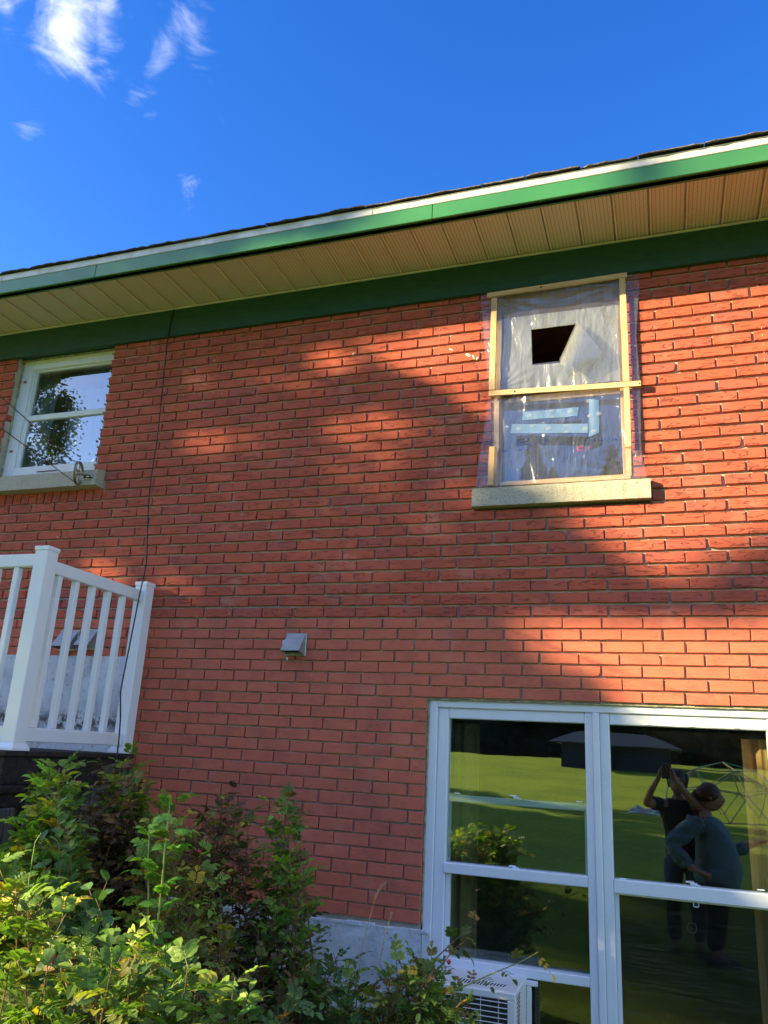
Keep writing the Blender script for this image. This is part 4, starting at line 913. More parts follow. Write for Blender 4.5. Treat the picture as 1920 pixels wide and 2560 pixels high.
def env_tips(poly, Y0, Y1, n, jz=.02):
    xs_ = [p[0] for p in poly]; ys_ = [p[1] for p in poly]; out = []
    def inside(x, y):
        c_ = False
        for i in range(len(poly)):
            (xa, ya), (xb, yb_) = poly[i], poly[i-1]
            if (ya > y) != (yb_ > y) and x < (xb-xa)*(y-ya)/(yb_-ya)+xa: c_ = not c_
        return c_
    while len(out) < n:
        x, y = random.uniform(min(xs_), max(xs_)), random.uniform(min(ys_), max(ys_))
        if inside(x, y): out.append((at(x, y, random.uniform(Y0, Y1)), (random.uniform(-.22, .22), random.uniform(-.15, .15))))
    return out
def T(px, py, Y, ox=0, oy=0): return (at(px, py, Y), (ox, oy))
random.seed(21)
bs = lambda px, Y: (at(px, 2560, Y).x, Y)
# far row against the wall and deck
bush('rose_shrub', 'withered brown rose shrub standing under the end railing post', bs(285, -.75), env_tips([(225, 1905), (330, 1900), (345, 2080), (300, 2200), (200, 2150), (195, 1990)], -.95, -.55, 40), [('brown', 6), ('olive', 1)], .07, 5, .030, .030, .004, wr=.75, curl=.6, leafm='leafdull')
bush('rose_shrub', 'leafy rose shrub with yellow green tips just right of the end railing post', bs(330, -.72), env_tips([(300, 1885), (345, 1880), (362, 1960), (345, 2060), (300, 2010)], -.72, -.5, 24), [('green', 4), ('yellow', 4), ('bright', 2)], .10, 7, .040, .035)
bush('rose_shrub', 'green rose shrub rising in front of the dark deck beam', bs(115, -1.25), env_tips([(95, 1910), (160, 1905), (190, 1990), (150, 2140), (30, 2150), (10, 2060), (80, 2000)], -1.35, -1.05, 44), [('green', 5), ('yellow', 2), ('bright', 1)], .12, 9, .044, .040)
bush('rose_shrub', 'tangled rose shrub with dead brown sprays against the lower brick', bs(560, -.6), env_tips([(505, 1985), (560, 1945), (640, 1960), (650, 2010), (560, 2080), (450, 2150), (400, 2250), (420, 2120)], -.85, -.4, 26), [('brown', 5), ('olive', 4), ('yellow', 1)], .085, 7, .030, .034, wr=.6, curl=.4, leafm='leafdull')
bush('rose_shrub', 'tall green rose shrub nearest the bare brick wall', bs(700, -.65), env_tips([(640, 2030), (700, 1960), (770, 1965), (765, 2100), (770, 2260), (700, 2330), (600, 2330), (600, 2160)], -.85, -.4, 30), [('green', 6), ('olive', 3), ('brown', 1), ('bright', 1)], .09, 7, .032, .034, topmix=[('green', 4), ('bright', 2), ('brown', 1)])
bush('rose_shrub', 'dull olive rose shrub crowding the middle of the thicket', bs(420, -1.15), env_tips([(330, 2080), (430, 2010), (520, 2060), (600, 2200), (600, 2360), (420, 2400), (300, 2300)], -1.45, -.8, 38), [('olive', 6), ('green', 3), ('yellow', 2), ('brown', 2)], .09, 7, .034, .036, leafm='leafdull')
bush('rose_shrub', 'dark withered shrub low in front of the pale foundation', bs(560, -.95), env_tips([(440, 2320), (560, 2270), (700, 2330), (760, 2440), (700, 2560), (420, 2560)], -1.3, -.6, 34), [('brown', 4), ('olive', 3), ('dark', 3)], .08, 7, .030, .040, leafm='leafdull')
bush('rose_shrub', 'deep green rose shrub low at the foundation beside the window', bs(800, -.75), env_tips([(680, 2430), (760, 2400), (840, 2370), (905, 2420), (930, 2560), (660, 2560)], -1.1, -.5, 34), [('dark', 7), ('green', 2), ('blue', 2)], .09, 7, .030, .032)
# middle
bush('sapling', 'upright sapling with round blue green leaves below the deck beam', bs(175, -1.65), [T(140, 1985, -1.65), T(175, 2120, -1.62, .05), T(120, 2200, -1.7, -.04), T(215, 2250, -1.6, .03), T(100, 2100, -1.6, .02), T(165, 2060, -1.6, .01)], [('blue', 6), ('green', 1)], size=.048, every=.017, cane_r=.004, wr=.72, curl=.12, simple_leaf=True, start=.35)
bush('rose_cane', 'stout bright green rose cane leaning right with sunlit new leaves', bs(340, -1.55), [T(428, 2000, -1.5), T(372, 2070, -1.45, .03)], [('bright', 5), ('green', 2)], .085, 7, .040, .034, cane_r=.0085, canem='canegreen', wr=.66, curl=.5, lean=.1, start=.42, side=1)
bush('rose_shrub', 'yellowing rose shrub at the left edge of the thicket', bs(40, -1.9), env_tips([(0, 2080), (60, 2110), (120, 2230), (200, 2300), (180, 2420), (-40, 2450), (-60, 2150)], -2.1, -1.7, 40), [('yellow', 3), ('green', 6), ('olive', 1)], .12, 9, .046, .042)
bush('rose_shrub', 'broad leaved bluish green shrub low in the middle of the thicket', bs(250, -1.7), env_tips([(200, 2180), (290, 2200), (300, 2330), (200, 2330), (60, 2300)], -1.9, -1.6, 14), [('blue', 5), ('dark', 2)], size=.060, every=.040, wr=.8, curl=.1, simple_leaf=True)
bush('rose_shrub', 'front rose shrub with pale yellow green leaves and red hips', bs(170, -2.25), env_tips([(-40, 2370), (60, 2330), (200, 2350), (330, 2370), (320, 2470), (250, 2560), (-60, 2560)], -2.45, -2.0, 46), [('yellow', 1), ('green', 6), ('olive', 2), ('dark', 3)], .11, 7, .042, .044)
bush('rose_shrub', 'front rose shrub of mixed green and golden leaves at the bottom edge', bs(420, -2.05), env_tips([(300, 2340), (400, 2360), (490, 2420), (520, 2560), (250, 2560), (260, 2420)], -2.3, -1.8, 44), [('green', 7), ('yellow', 2), ('dark', 3)], .11, 7, .042, .038)
bush('rose_shrub', 'small light green rose shoot at the bottom edge left of the grass stalks', bs(560, -1.8), [T(588, 2440, -1.8), T(560, 2490, -1.75, -.02), T(620, 2500, -1.8, .04), T(540, 2530, -1.8, -.05), T(600, 2540, -1.85, .02)], [('bright', 3), ('green', 4)], .085, 7, .036, .034)
bush('rose_shrub', 'shadowed rose shrub filling the bottom edge behind the small shoot', bs(600, -1.35), env_tips([(480, 2430), (640, 2450), (760, 2480), (760, 2580), (440, 2580)], -1.6, -1.1, 20), [('dark', 5), ('blue', 2), ('brown', 2)], .09, 7, .032, .034)
# right sprays in front of the window
def spray(label, base, path, mix, hipsn=0, **kw):
    t = empty('rose_cane', (base[0], base[1], 0), label, 'rose cane', 'arching rose canes before the basement window')
    cb_, lb_, lc = MB(), MB(), []
    P_ = [Vector((base[0], base[1], 0))]+[at(*q) for q in path]; pts = []
    for i in range(len(P_)-1):
        p0, p1, p2, p3 = P_[max(i-1, 0)], P_[i], P_[i+1], P_[min(i+2, len(P_)-1)]
        for k in range(8): u_ = k/8; pts.append(.5*((2*p1)+(p2-p0)*u_+(2*p0-5*p1+4*p2-p3)*u_*u_+(p3*1-p0-3*p2+3*p1)*u_**3))
    pts.append(P_[-1]); n = len(pts); cb_.tube(pts, [.0050*(1-.72*i/n) for i in range(n)], 6)
    L = 0; ang = 0; ev = kw.get('every', .05)
    for i in range(9, n):
        seg = pts[i]-pts[i-1]; L += seg.length
        while L > ev:
            L -= ev; ang += 2.5; tdir = seg.normalized(); a = tdir.orthogonal().normalized(); o_ = a*cos(ang)+tdir.cross(a)*sin(ang); f = i/n
            compound(lb_, lc, pts[i], o_+tdir*.5, kw.get('leafL', .075)*random.uniform(.7, 1.1), random.choice((5, 7)), kw.get('size', .030)*random.uniform(.8, 1.15), choose(mix if f < .88 else kw.get('tip', mix)), .58, .3, .3)
    cb_.build('canes', M['canegreen'] if kw.get('green') else M['cane'], t, smooth=True); lb_.c['lc'] = lc; lb_.build('foliage', M['leaf'], t, recalc=False); return t
random.seed(5)
GD = [('green', 4), ('olive', 3), ('dark', 3)]
bq = lambda px, Y: (at(px, 2560, Y).x, Y)
spray('rose cane rising highest before the dark basement glass', bq(930, -.75), [(945, 2560, -.75), (1010, 2470, -.72), (1085, 2400, -.68), (1150, 2340, -.66), (1192, 2305, -.65)], GD, tip=[('olive', 3), ('blue', 2)], size=.030, every=.055)
spray('rose cane arching right across the air conditioner top', bq(940, -.85), [(960, 2560, -.85), (1060, 2500, -.82), (1150, 2470, -.80), (1240, 2430, -.78), (1300, 2405, -.78), (1345, 2380, -.78)], [('olive', 3), ('green', 2), ('red', 1)], tip=[('olive', 3), ('yellow', 1)], size=.026, every=.075, green=True)
spray('rose cane with bronze red young leaves left of the air conditioner', bq(960, -.80), [(975, 2560, -.8), (1040, 2480, -.8), (1090, 2430, -.78), (1130, 2380, -.77), (1165, 2350, -.76)], [('green', 2), ('olive', 2), ('red', 2)], tip=[('red', 5)], size=.030, every=.045)
spray('low rose cane drooping over the air conditioner grille', bq(930, -.9), [(960, 2575, -.9), (1050, 2540, -.9), (1110, 2500, -.88), (1180, 2520, -.86)], GD, size=.030, every=.035)
spray('bare pale rose cane bent low beside the foundation', bq(900, -.95), [(880, 2580, -.95), (950, 2490, -.92), (1030, 2460, -.9), (1070, 2455, -.9)], GD, size=.030, every=.04, green=True)
bush('rose_shrub', 'rose shrub with glossy leaves half hiding the air conditioner corner', bs(1010, -.8), env_tips([(900, 2450), (960, 2400), (1030, 2360), (1090, 2390), (1110, 2450), (1190, 2500), (1190, 2570), (880, 2570)], -1.05, -.55, 52), GD+[('yellow', 1)], .08, 7, .030, .036)
# grass stalks
for (lab, pth) in (('tall dry grass stalk with a bent seed head against the brick', [(890, 2560), (893, 2480), (903, 2380), (920, 2310), (937, 2250), (945, 2232), (955, 2215), (975, 2204)]), ('shorter faint grass stalk right of the taller one', [(930, 2560), (940, 2460), (953, 2390), (963, 2335), (972, 2310), (981, 2284)]), ('thin green grass blade rising through the sapling', [(60, 2560), (64, 2330), (72, 2200), (88, 2105), (103, 2082)])):
    Yg = -.9 if pth[0][0] > 500 else -1.9
    pts = [at(x, y, Yg) for x, y in pth]; pts = [Vector((pts[0].x, Yg, .0))]+pts; t = empty('grass_stalk', pts[0], lab, 'grass', None)
    b = MB(); b.tube(pts, [.0016]+[.0013]*(len(pts)-2)+[.0006], 5); b.build('stalk', M['stalk'] if Yg > -1.5 else M['canegreen'], t)
    if Yg > -1.5:
        b = MB(); m = 26
        for i in range(m):
            f = i/m*3; a_ = int(f); q = pts[-4+a_].lerp(pts[-3+a_], f-a_) if a_ < 3 else pts[-1]
            d = Vector((random.uniform(-.4, .4), random.uniform(-.3, .3), random.uniform(.6, 1))).normalized(); b.tube([q, q+d*.006, q+d*.013], [.0005, .0016, .0003], 4)
        b.build('seed_head', M['stalk'], t)
for (px, py, Y) in ((134, 2399, -2.35), (138, 2408, -2.34), (498, 2130, -1.2), (1122, 2405, -.78)):
    q = at(px, py, Y); b = MB(); vs = []; n = 8
    prof = [(0, -.009), (.005, -.008), (.0085, -.002), (.0085, .003), (.005, .008), (.002, .010)]; b.tube([q+Vector((0, 0, z)) for _, z in prof], [max(.0008, r_) for r_, _ in prof], 8)
    setp(b.build('rose_hip', M['hip'], None, smooth=True), {134: 'large red rose hip low in the front shrub', 138: 'second red hip touching the large one low in the front shrub', 498: 'dark red rose hip high in the middle thicket', 1122: 'tiny red hip on the canes before the window'}[px], 'rose hip', 'rose hips')
# loose grass blades by the foundation
gb = MB(); gc = []
for i in range(90):
    x = random.uniform(-.55, .35); y = random.uniform(-1.15, -.35); h_ = random.uniform(.3, .85); lx = random.uniform(-.12, .12); k = len(gb.v)
    a = Vector((x, y, 0)); m = a+Vector((lx*.3, 0, h_*.6)); e = a+Vector((lx, random.uniform(-.05, .05), h_)); wv = Vector((.0028, 0, 0))
    gb.add([a-wv, a+wv, m+wv, m-wv, e], [(0, 1, 2, 3), (3, 2, 4)]); c_ = random.choice([(.06, .12, .03), (.16, .14, .06), (.05, .10, .03)]); gc.extend([(*c_, 1)]*5)
gb.c['lc'] = gc; setp(gb.build('grass', M['leafdull'], None, recalc=False), 'loose grass blades growing at the foot of the foundation', 'grass', kind='stuff')

# ================================================================== GROUND AND YARD
def gz(x, y): return 0.0 if y > -4.5 else min(.06*(-y-4.5), 1.9)+.04*noise.noise(Vector((x*.15, y*.15, 0)))
def lawn_mat():
    m, n = mat('mown lawn'); tc = n.new('ShaderNodeTexCoord').outputs['Object']
    a = n.noise(tc, .35, 4, .6); b = n.noise(n.vscale(tc, (1, .5, 1)), 9, 4, .7); c_ = n.noise(n.vscale(tc, (1, .6, 1)), 28, 4, .75)
    c = n.mix(n.smooth(a, .35, .65), (.20, .29, .028), (.13, .21, .025)); c = n.mix(n.math('MULTIPLY', n.smooth(b, .45, .7), .6), c, (.29, .32, .05)); c = n.mix(n.math('MULTIPLY', n.smooth(c_, .5, .7), .5), c, (.07, .13, .015))
    finish(n, c, .9, c_, .04, 1, .1); return m
b = MB(); NX, NY = 90, 90; vs = []
for j in range(NY+1):
    t = j/NY; y = 25-150*t if t < .1 else 10-130*((t-.1)/.9)**1.6*1.0
    for i in range(NX+1):
        u_ = (i/NX-.5)*2; x = 120*u_*abs(u_)**.8; vs.append((x, y, gz(x, y)))
b.add(vs, [(j*(NX+1)+i, j*(NX+1)+i+1, (j+1)*(NX+1)+i+1, (j+1)*(NX+1)+i) for j in range(NY) for i in range(NX)])
o = b.build('ground', lawn_mat(), None, smooth=True); o['kind'] = 'structure'
if o.data.polygons[0].normal.z < 0: o.data.flip_normals()

# ---- out-of-frame broadleaf tree, its leaves placed to cast the wanted wall shade
def W3(x, y, o_=(300, 700), s_=1.02407): q = at(o_[0]+x/s_, o_[1]+y/s_, 0); return (q.x, q.z)
LITP = [[W3(*p) for p in pl] for pl in (
    [(1318, -60), (1800, -60), (1800, 640), (1659, 655), (1560, 700), (1440, 770), (1385, 800), (1330, 755), (1290, 690), (1215, 655), (1150, 615), (1165, 570), (1080, 540), (960, 520), (975, 300), (930, 120)],
    [(1030, 872), (1200, 868), (1430, 870), (1800, 860), (1800, 1200), (1300, 1180), (1255, 1075), (1245, 1020), (1160, 985), (1060, 965), (1028, 910)],
    [(640, 185), (770, 105), (960, 90), (965, 350), (900, 365), (850, 300), (800, 262), (725, 240), (650, 215)])]
def inpoly(pl, x, y):
    c_ = False
    for i in range(len(pl)):
        (xa, ya), (xb, yb_) = pl[i], pl[i-1]
        if (ya > y) != (yb_ > y) and x < (xb-xa)*(y-ya)/(yb_-ya)+xa: c_ = not c_
    return c_
def wp(px, py): q = at(px, py, 0); return (q.x, q.z)
DAP = [(wp(612, 2020), .10, .16, .0), (wp(500, 1790), .10, .06, .2), (wp(400, 1690), .08, .10, .3), (wp(640, 1800), .10, .05, .3), (W3(545, 200), .19, .11, .0), (W3(590, 385), .18, .09, .1), (W3(690, 520), .14, .07, .3), (W3(480, 268), .15, .08, .1), (W3(600, 385), .14, .09, .45), (W3(320, 242), .08, .06, .6), (W3(130, 790), .20, .09, .0), (W3(30, 700), .14, .06, .1), (W3(-40, 755), .16, .09, .05), (W3(560, 470), .1, .08, .6),
       (W3(-60, 745), .16, .07, .25), (W3(845, 400), .15, .1, .55), (W3(700, 300), .12, .08, .6), (W3(1600, 800), .3, .10, .35), (W3(1100, 650), .2, .06, .5), (W3(250, 750), .10, .06, .6)]
def keep(x, z):
    if z > 4.42 and x > .80: return 0.0
    for pl in LITP:
        if inpoly(pl, x, z): return 0.0
    if 1.72 < x < 2.3 and 1.15 < z < 2.05: return 0.0
    k = 1.0
    for (c_, rx, rz, v) in DAP:
        if ((x-c_[0])/rx)**2+((z-c_[1])/rz)**2 < 1: k = min(k, v)
    if -1.5 < x < .55 and 2.95 < z < 4.35 and noise.noise(Vector((x*2.6+z*1.6, z*6.5, 4))) > .16: k = min(k, .12)
    if -2.2 < x < 1.2 and .9 < z < 2.95 and noise.noise(Vector((x*2.2+z*1.6, z*6.0, 14))) > .34: k = min(k, .3)
    if z < .95: k *= 1.0 if noise.noise(Vector((x*4.5, z*4.5, 9))) > (.08 if z > .3 else .30) else .26
    if -.35 < x < 2.1 and z < 2.0 and z > .2: k *= .97
    return k
tree = empty('shade_tree', (-15.5, -8.2, 0), 'broad leafy tree left of the house shading the brick wall', 'tree')
random.seed(99); lb_, lc = MB(), []; anchors = []
N_LEAF = 46000; cnt = 0
while cnt < N_LEAF:
    x, z = random.uniform(-4.8, 2.5), random.uniform(-.5, 5.15); k = keep(x, z)
    if random.random() > k: continue
    t = 8.0+1.5*noise.noise(Vector((x*.9, z*.9, 3)))*1.6+random.uniform(-1.1, 1.1); p = Vector((x-1.8*t, -t, z+.755*t)); fg = (4.27)/(4.27-p.y-.07+.12)
    xg, zg = CAM_P.x+(p.x-CAM_P.x)*fg, CAM_P.z+(p.z-CAM_P.z)*fg       # sky gap of the crown that the upstairs window mirrors
    if -2.80+.10*noise.noise(Vector((zg*6, 0, 1))) < xg < -2.1 and 3.45 < zg < 4.5: continue
    if random.random() < .012: anchors.append(p.copy())
    s_ = random.uniform(.045, .08); d = Vector((random.gauss(0, 1), random.gauss(0, 1), random.gauss(0, .6))).normalized(); e = d.orthogonal().normalized(); e = (e*cos(cnt)+d.cross(e)*sin(cnt))
    lb_.add([p-d*s_, p+e*s_*.6, p+d*s_, p-e*s_*.6], [(0, 1, 2, 3)]); c_ = random.choice([(.05, .10, .02), (.07, .13, .025), (.04, .08, .02)]); lc.extend([(*c_, 1)]*4); cnt += 1
lb_.c['lc'] = lc; lb_.build('crown', M['needle'], tree, recalc=False)
b = MB(); tr0 = Vector((-15.5, -8.2, 0)); tk = [tr0+Vector((0, 0, 0)), tr0+Vector((.1, 0, 3)), tr0+Vector((-.1, .1, 5.5)), tr0+Vector((.2, 0, 8)), tr0+Vector((.1, .1, 10))]
b.tube(tk, [.32, .26, .21, .12, .04], 10)
for p in anchors[:70]:
    s0 = tk[1].lerp(tk[4], min(.9, max(.05, (p.z-5)/8))); mid = s0.lerp(p, .5)+Vector((0, 0, -.2+.3*random.random())); b.tube(bez(s0, mid, p, 6), [.07, .055, .045, .035, .025, .015, .006], 6)
b.build('trunk', M['bark'], tree, smooth=True)

# ---- yard trees (some mirrored in the glass, others unseen, placed for their shade)
def leafy(name, label, x, y, h_, rad, n_, cols_, base=.25, group=None, leaf=.16, rough=1.0):
    t = empty(name, (x, y, gz(x, y)), label, 'tree', group); g = gz(x, y); lb_, lc = MB(), []; tb = MB(); tb.tube([(x, y, g-.2), (x+.1, y, g+h_*.4), (x, y+.1, g+h_*.92)], [rad*.10+.05, rad*.07+.03, .03], 8)
    cl = [(Vector((x, y, g))+Vector((random.gauss(0, .42)*rad, random.gauss(0, .42)*rad, h_*(base+(1-base)*random.random()**.9))), random.uniform(.35, .8)) for _ in range(46)]
    for c_, r_ in cl:
        hh = (c_.z-g)/h_; lim = rad*(1.15-abs(hh-.55)*1.3); v_ = Vector((c_.x-x, c_.y-y, 0))
        if v_.length > lim: v_ *= lim/v_.length; c_.x, c_.y = x+v_.x, y+v_.y
        tb.tube([(x, y, max(g+1, c_.z-1.2)), c_], [.05, .012], 5)
        for _ in range(n_//46):
            p = c_+Vector((random.gauss(0, .5), random.gauss(0, .5), random.gauss(0, .38)))*r_*rad*.45; s_ = leaf*random.uniform(.6, 1.2); d = Vector((random.gauss(0, 1), random.gauss(0, 1), random.gauss(0, .5))).normalized(); e = d.orthogonal().normalized()
            lb_.add([p-d*s_, p+e*s_*.6, p+d*s_, p-e*s_*.6], [(0, 1, 2, 3)]); q = random.choice(cols_); lc.extend([(*q, 1)]*4)
    lb_.c['lc'] = lc; lb_.build('crown', M['needle'], t, recalc=False); tb.build('trunk', M['bark'], t, smooth=True); return t
GR = [(.045, .085, .02), (.07, .115, .025), (.03, .06, .016)]
leafy('garden_tree', 'tall leafy tree mirrored in the upstairs left window', -29.6, -24, 19.0, 3.5, 34000, [(.075, .115, .03), (.11, .14, .035), (.05, .085, .022)], .18, leaf=.10)
def conifer(x, y, h_, rad, seed, label):
    rc = random.Random(seed); t = empty('spruce_tree', (x, y, gz(x, y)), label, 'tree', 'dark spruces beyond the lawn'); g = gz(x, y); lb_, lc = MB(), []
    for i in range(9000):
        f = rc.random()**1.15; z = .05+h_*f*.97; r_ = rad*(1-f)*(.35+.65*rc.random()**.5)*(1+.25*sin(z*5)); a = rc.uniform(0, 2*pi); p = Vector((x+r_*cos(a), y+r_*sin(a), g+z-.25*r_)); s_ = rc.uniform(.16, .34)
        d = Vector((cos(a), sin(a), -.45)).normalized(); e = Vector((-sin(a), cos(a), 0)); lb_.add([p-d*s_*.6, p+e*s_*.35, p+d*s_, p-e*s_*.35], [(0, 1, 2, 3)]); q = rc.choice([(.010, .022, .010), (.014, .03, .013), (.008, .016, .008)]); lc.extend([(*q, 1)]*4)
    k = len(lb_.v); lb_.tube([(x, y, g+.1), (x, y, g+h_*.9)], [rad*.62, .05], 9); lc.extend([(.007, .014, .007, 1)]*(len(lb_.v)-k))
    lb_.c['lc'] = lc; lb_.build('crown', M['needle'], t, recalc=False)
    b = MB(); b.tube([(x, y, g-.2), (x, y, g+h_*.95)], [.22, .03], 7); b.build('trunk', M['bark'], t, smooth=True); return t
protos = [conifer(0, -60, 13, 3.2, 1, 'one of the dark spruces beyond the lawn'), conifer(5, -60, 15, 3.6, 2, 'one of the dark spruces beyond the lawn')]
spots = [(-20, -33.5), (-13, -34.5), (-6.8, -34.6), (-4, -35.3), (-1, -34.8), (2, -35.2), (5, -34.5), (8, -35), (11, -34), (14, -34.6), (-9.8, -34.9), (-16.5, -35), (-22, -37), (-18.5, -40), (-15, -37.5), (-11.5, -39), (-8.5, -36.5), (-5.5, -39), (-2.5, -37), (.5, -39), (3.5, -36.5), (6.5, -38.5), (9.5, -36.5), (12.5, -38), (15.5, -36), (-26, -39), (19, -37), (23, -38)]
def copy_thing(src, loc, sc=1):
    c_ = src.copy(); COL.objects.link(c_); c_.location = loc
    for ch in src.children:
        d = ch.copy(); COL.objects.link(d); mi_ = ch.matrix_parent_inverse.copy(); d.parent = c_; d.matrix_parent_inverse = mi_
        for g2_ in ch.children: e = g2_.copy(); COL.objects.link(e); e.parent = d
    return c_
for i, (x, y) in enumerate(spots):
    x, y = x*1.7, -61+(y+35)*1.8; loc = Vector((x, y, gz(x, y)-.1))
    if i < 2: protos[i].location = loc; protos[i].scale = (1.65, 1.65, 1.65)
    else:
        c_ = copy_thing(protos[i % 2], loc); c_.rotation_euler.z = i*1.3; s_ = 1.55+.5*((i*37) % 10)/10; c_.scale = (s_, s_, s_)
sp_ = [(-14, -18.5, 8.5, 1.5, 41), (-17.5, -22, 9.0, 1.7, 42), (-19, -19.2, 7.5, 1.3, 43), (-12.9, -12.6, 8.3, 1.5, 33), (-30.5, -18.0, 9.5, 3.2, 34), (-9.5, -20.5, 7.5, 1.6, 31), (-24, -24, 10, 2.2, 32)]  # the small round headed one is added to keep sun off the two people
for k, (x, y, h_, r_, sd_) in enumerate(sp_):
    q = leafy('garden_tree', ['first thin tree of the row casting streaks over the lawn', 'second thin tree of the row casting streaks over the lawn', 'third thin tree of the row casting streaks over the lawn', 'small round headed tree added out of view to shade the two people', 'broad low garden tree at the left edge of the yard', 'slim garden tree casting long shadows over the lawn', 'wide garden tree at the far left of the lawn'][k], x, y, h_, r_, 12000 if k < 2 else 3600, GR, .55 if k == 0 else .25, leaf=.13)

# ---- shed
sh = empty('garden_shed', (-.5, -30, gz(-.5, -30)), 'dark blue garden shed with a pale metal roof beyond the lawn', 'shed')
g = 1.5; b = MB(); x0, x1, y0, y1 = -2.6, 1.6, -33.2, -29.8
b.box(x0, x1, y0, y1, g-.5, g+.98); b.build('wall', simple('dark blue boards', (.012, .018, .045), (.008, .012, .03), 3, .7, .004, (8, 8, .3)), sh)
b = MB(); xm = (x0+x1)/2-.5; ye, yr = y1+.6, (y0+y1)/2
b.add([(x0-.4, ye, g+1.02), (x1+.45, ye, g+.94), (x1-.9, yr, g+1.52), (x0+.5, yr, g+1.55), (x0-.4, y0-.3, g+1.0), (x1+.45, y0-.3, g+.95), (x0-.4, ye, g+.97), (x1+.45, ye, g+.89)], [(0, 1, 2, 3), (4, 3, 2, 5), (0, 3, 4), (1, 5, 2), (0, 6, 7, 1)]); b.build('roof', simple('pale blue metal roof', (.022, .032, .05), (.018, .028, .045), 3, .4, .001), sh)
b = MB(); b.box(-1.2, -.3, y1+.001, y1+.04, g-.2, g+.8); b.build('door', M['dark'], sh)
# ---- dome climber
dc = mirrored(1812, 2040, 15.5); dcx, dcy = 2.62, -15.6; dgz = gz(dcx, dcy); R = 1.36
import bmesh
bm = bmesh.new(); bmesh.ops.create_icosphere(bm, subdivisions=2, radius=R); bm.verts.ensure_lookup_table()
dm = empty('climbing_dome', (dcx, dcy, dgz), 'bare metal geodesic climbing dome standing on the lawn', 'climbing frame')
b = MB(); b2 = MB(); kk = 0
for e in bm.edges:
    a, c_ = e.verts[0].co, e.verts[1].co
    if a.z < -.05 or c_.z < -.05: continue
    kk += 1; (b2 if kk % 4 == 0 else b).tube([(a.x+dcx, a.y+dcy, a.z*.9+dgz+.05), (c_.x+dcx, c_.y+dcy, c_.z*.9+dgz+.05)], .012, 6)
bm.free()
b.build('frame', simple('galvanised tube', (.20, .19, .16), None, 9, .4, metal=.3), dm); b2.build('painted_tubes', simple('green tube', (.05, .28, .20), None, 9, .4), dm)
q = empty('tarp_heap', (1.05, -15.9, gz(1, -15.9)), 'flat heap of grey and teal tarpaulin lying on the lawn', 'tarpaulin')
for nm, (x0, x1, y0, y1), m_ in (('grey_sheet', (.55, 1.25, -16.3, -15.7), simple('grey tarp', (.30, .34, .34), (.2, .22, .22), 5, .6, .02)), ('teal_sheet', (1.0, 1.75, -16.2, -15.5), simple('teal tarp', (.04, .14, .16), (.16, .24, .26), 6, .5, .03))):
    b = MB(); vs = []; n = 12
    for i in range(n+1):
        for j in range(n+1): x, y = x0+(x1-x0)*i/n, y0+(y1-y0)*j/n; ed = min(i, j, n-i, n-j)/3; vs.append((x, y, gz(x, y)+.01+min(1, ed)*(.08+.10*noise.noise(Vector((x*4, y*4, 2))))))
    b.add(vs, [(i*(n+1)+j, i*(n+1)+j+1, (i+1)*(n+1)+j+1, (i+1)*(n+1)+j) for i in range(n) for j in range(n)]); b.build(nm, m_, q, recalc=False)

# ================================================================== PEOPLE (behind the camera, mirrored in the glass)
skin = simple('skin', (.27, .15, .10), (.23, .125, .08), 12, .5, .0005); hairm = simple('dark brown hair', (.018, .010, .007), (.028, .014, .009), 60, .5, .002, (1, 1, .1)); hairr = simple('auburn hair', (.040, .014, .008), (.06, .02, .010), 60, .45, .002, (1, 1, .1))
lipm = simple('lips', (.20, .07, .055), None, 9, .5)
def skinned(name, joints, bones, m_, parent, root=0, sub=2):
    me = bpy.data.meshes.new(name); me.from_pydata([j[0] for j in joints], bones, []); me.materials.append(m_)
    o = bpy.data.objects.new(name, me); COL.objects.link(o)
    md = o.modifiers.new('skin', 'SKIN'); md.use_smooth_shade = True; md.branch_smoothing = .4
    for i, j in enumerate(joints):
        r_ = j[1]; o.data.skin_vertices[0].data[i].radius = (r_, r_) if not hasattr(r_, '__len__') else r_
        o.data.skin_vertices[0].data[i].use_root = (i == root)
    s_ = o.modifiers.new('sub', 'SUBSURF'); s_.levels = sub; s_.render_levels = sub
    dg = bpy.context.evaluated_depsgraph_get(); me2 = bpy.data.meshes.new_from_object(o.evaluated_get(dg)); bpy.data.objects.remove(o)
    o = bpy.data.objects.new(name, me2); COL.objects.link(o); me2.polygons.foreach_set('use_smooth', [True]*len(me2.polygons))
    if parent: o.parent = parent; o.matrix_parent_inverse = Matrix.Translation(parent.location).inverted() if parent.type == 'EMPTY' else Matrix()
    return o
def folds(o, amp=.012):
    me = o.data
    for v in me.vertices:
        c_ = v.co; n_ = v.normal; a = noise.noise(Vector((c_.x*9, c_.y*9, c_.z*16)))+.5*noise.noise(Vector((c_.x*24, c_.y*24, c_.z*30))); a = 1-abs(a)*2.2
        v.co = c_+n_*(amp*a)
    return o
def face_parts(par, c_, fwd):
    r_ = fwd.cross(UP).normalized()
    b = MB()
    for s_ in (-1, 1):
        e = c_+fwd*.083+r_*s_*.032+UP*.010; b.tube([e-r_*.014, e, e+r_*.014], [.003, .0065, .003], 6)
        b.tube([e-r_*.018+UP*.020, e+UP*.026+fwd*.004, e+r_*.018+UP*.020], [.003, .004, .003], 5)
    b.build('eyes', hairm, par)
    b = MB(); m_ = c_+fwd*.086-UP*.055; b.tube([m_-r_*.022-fwd*.006, m_+fwd*.004, m_+r_*.022-fwd*.006], [.003, .007, .003], 6); b.build('mouth', lipm, par)
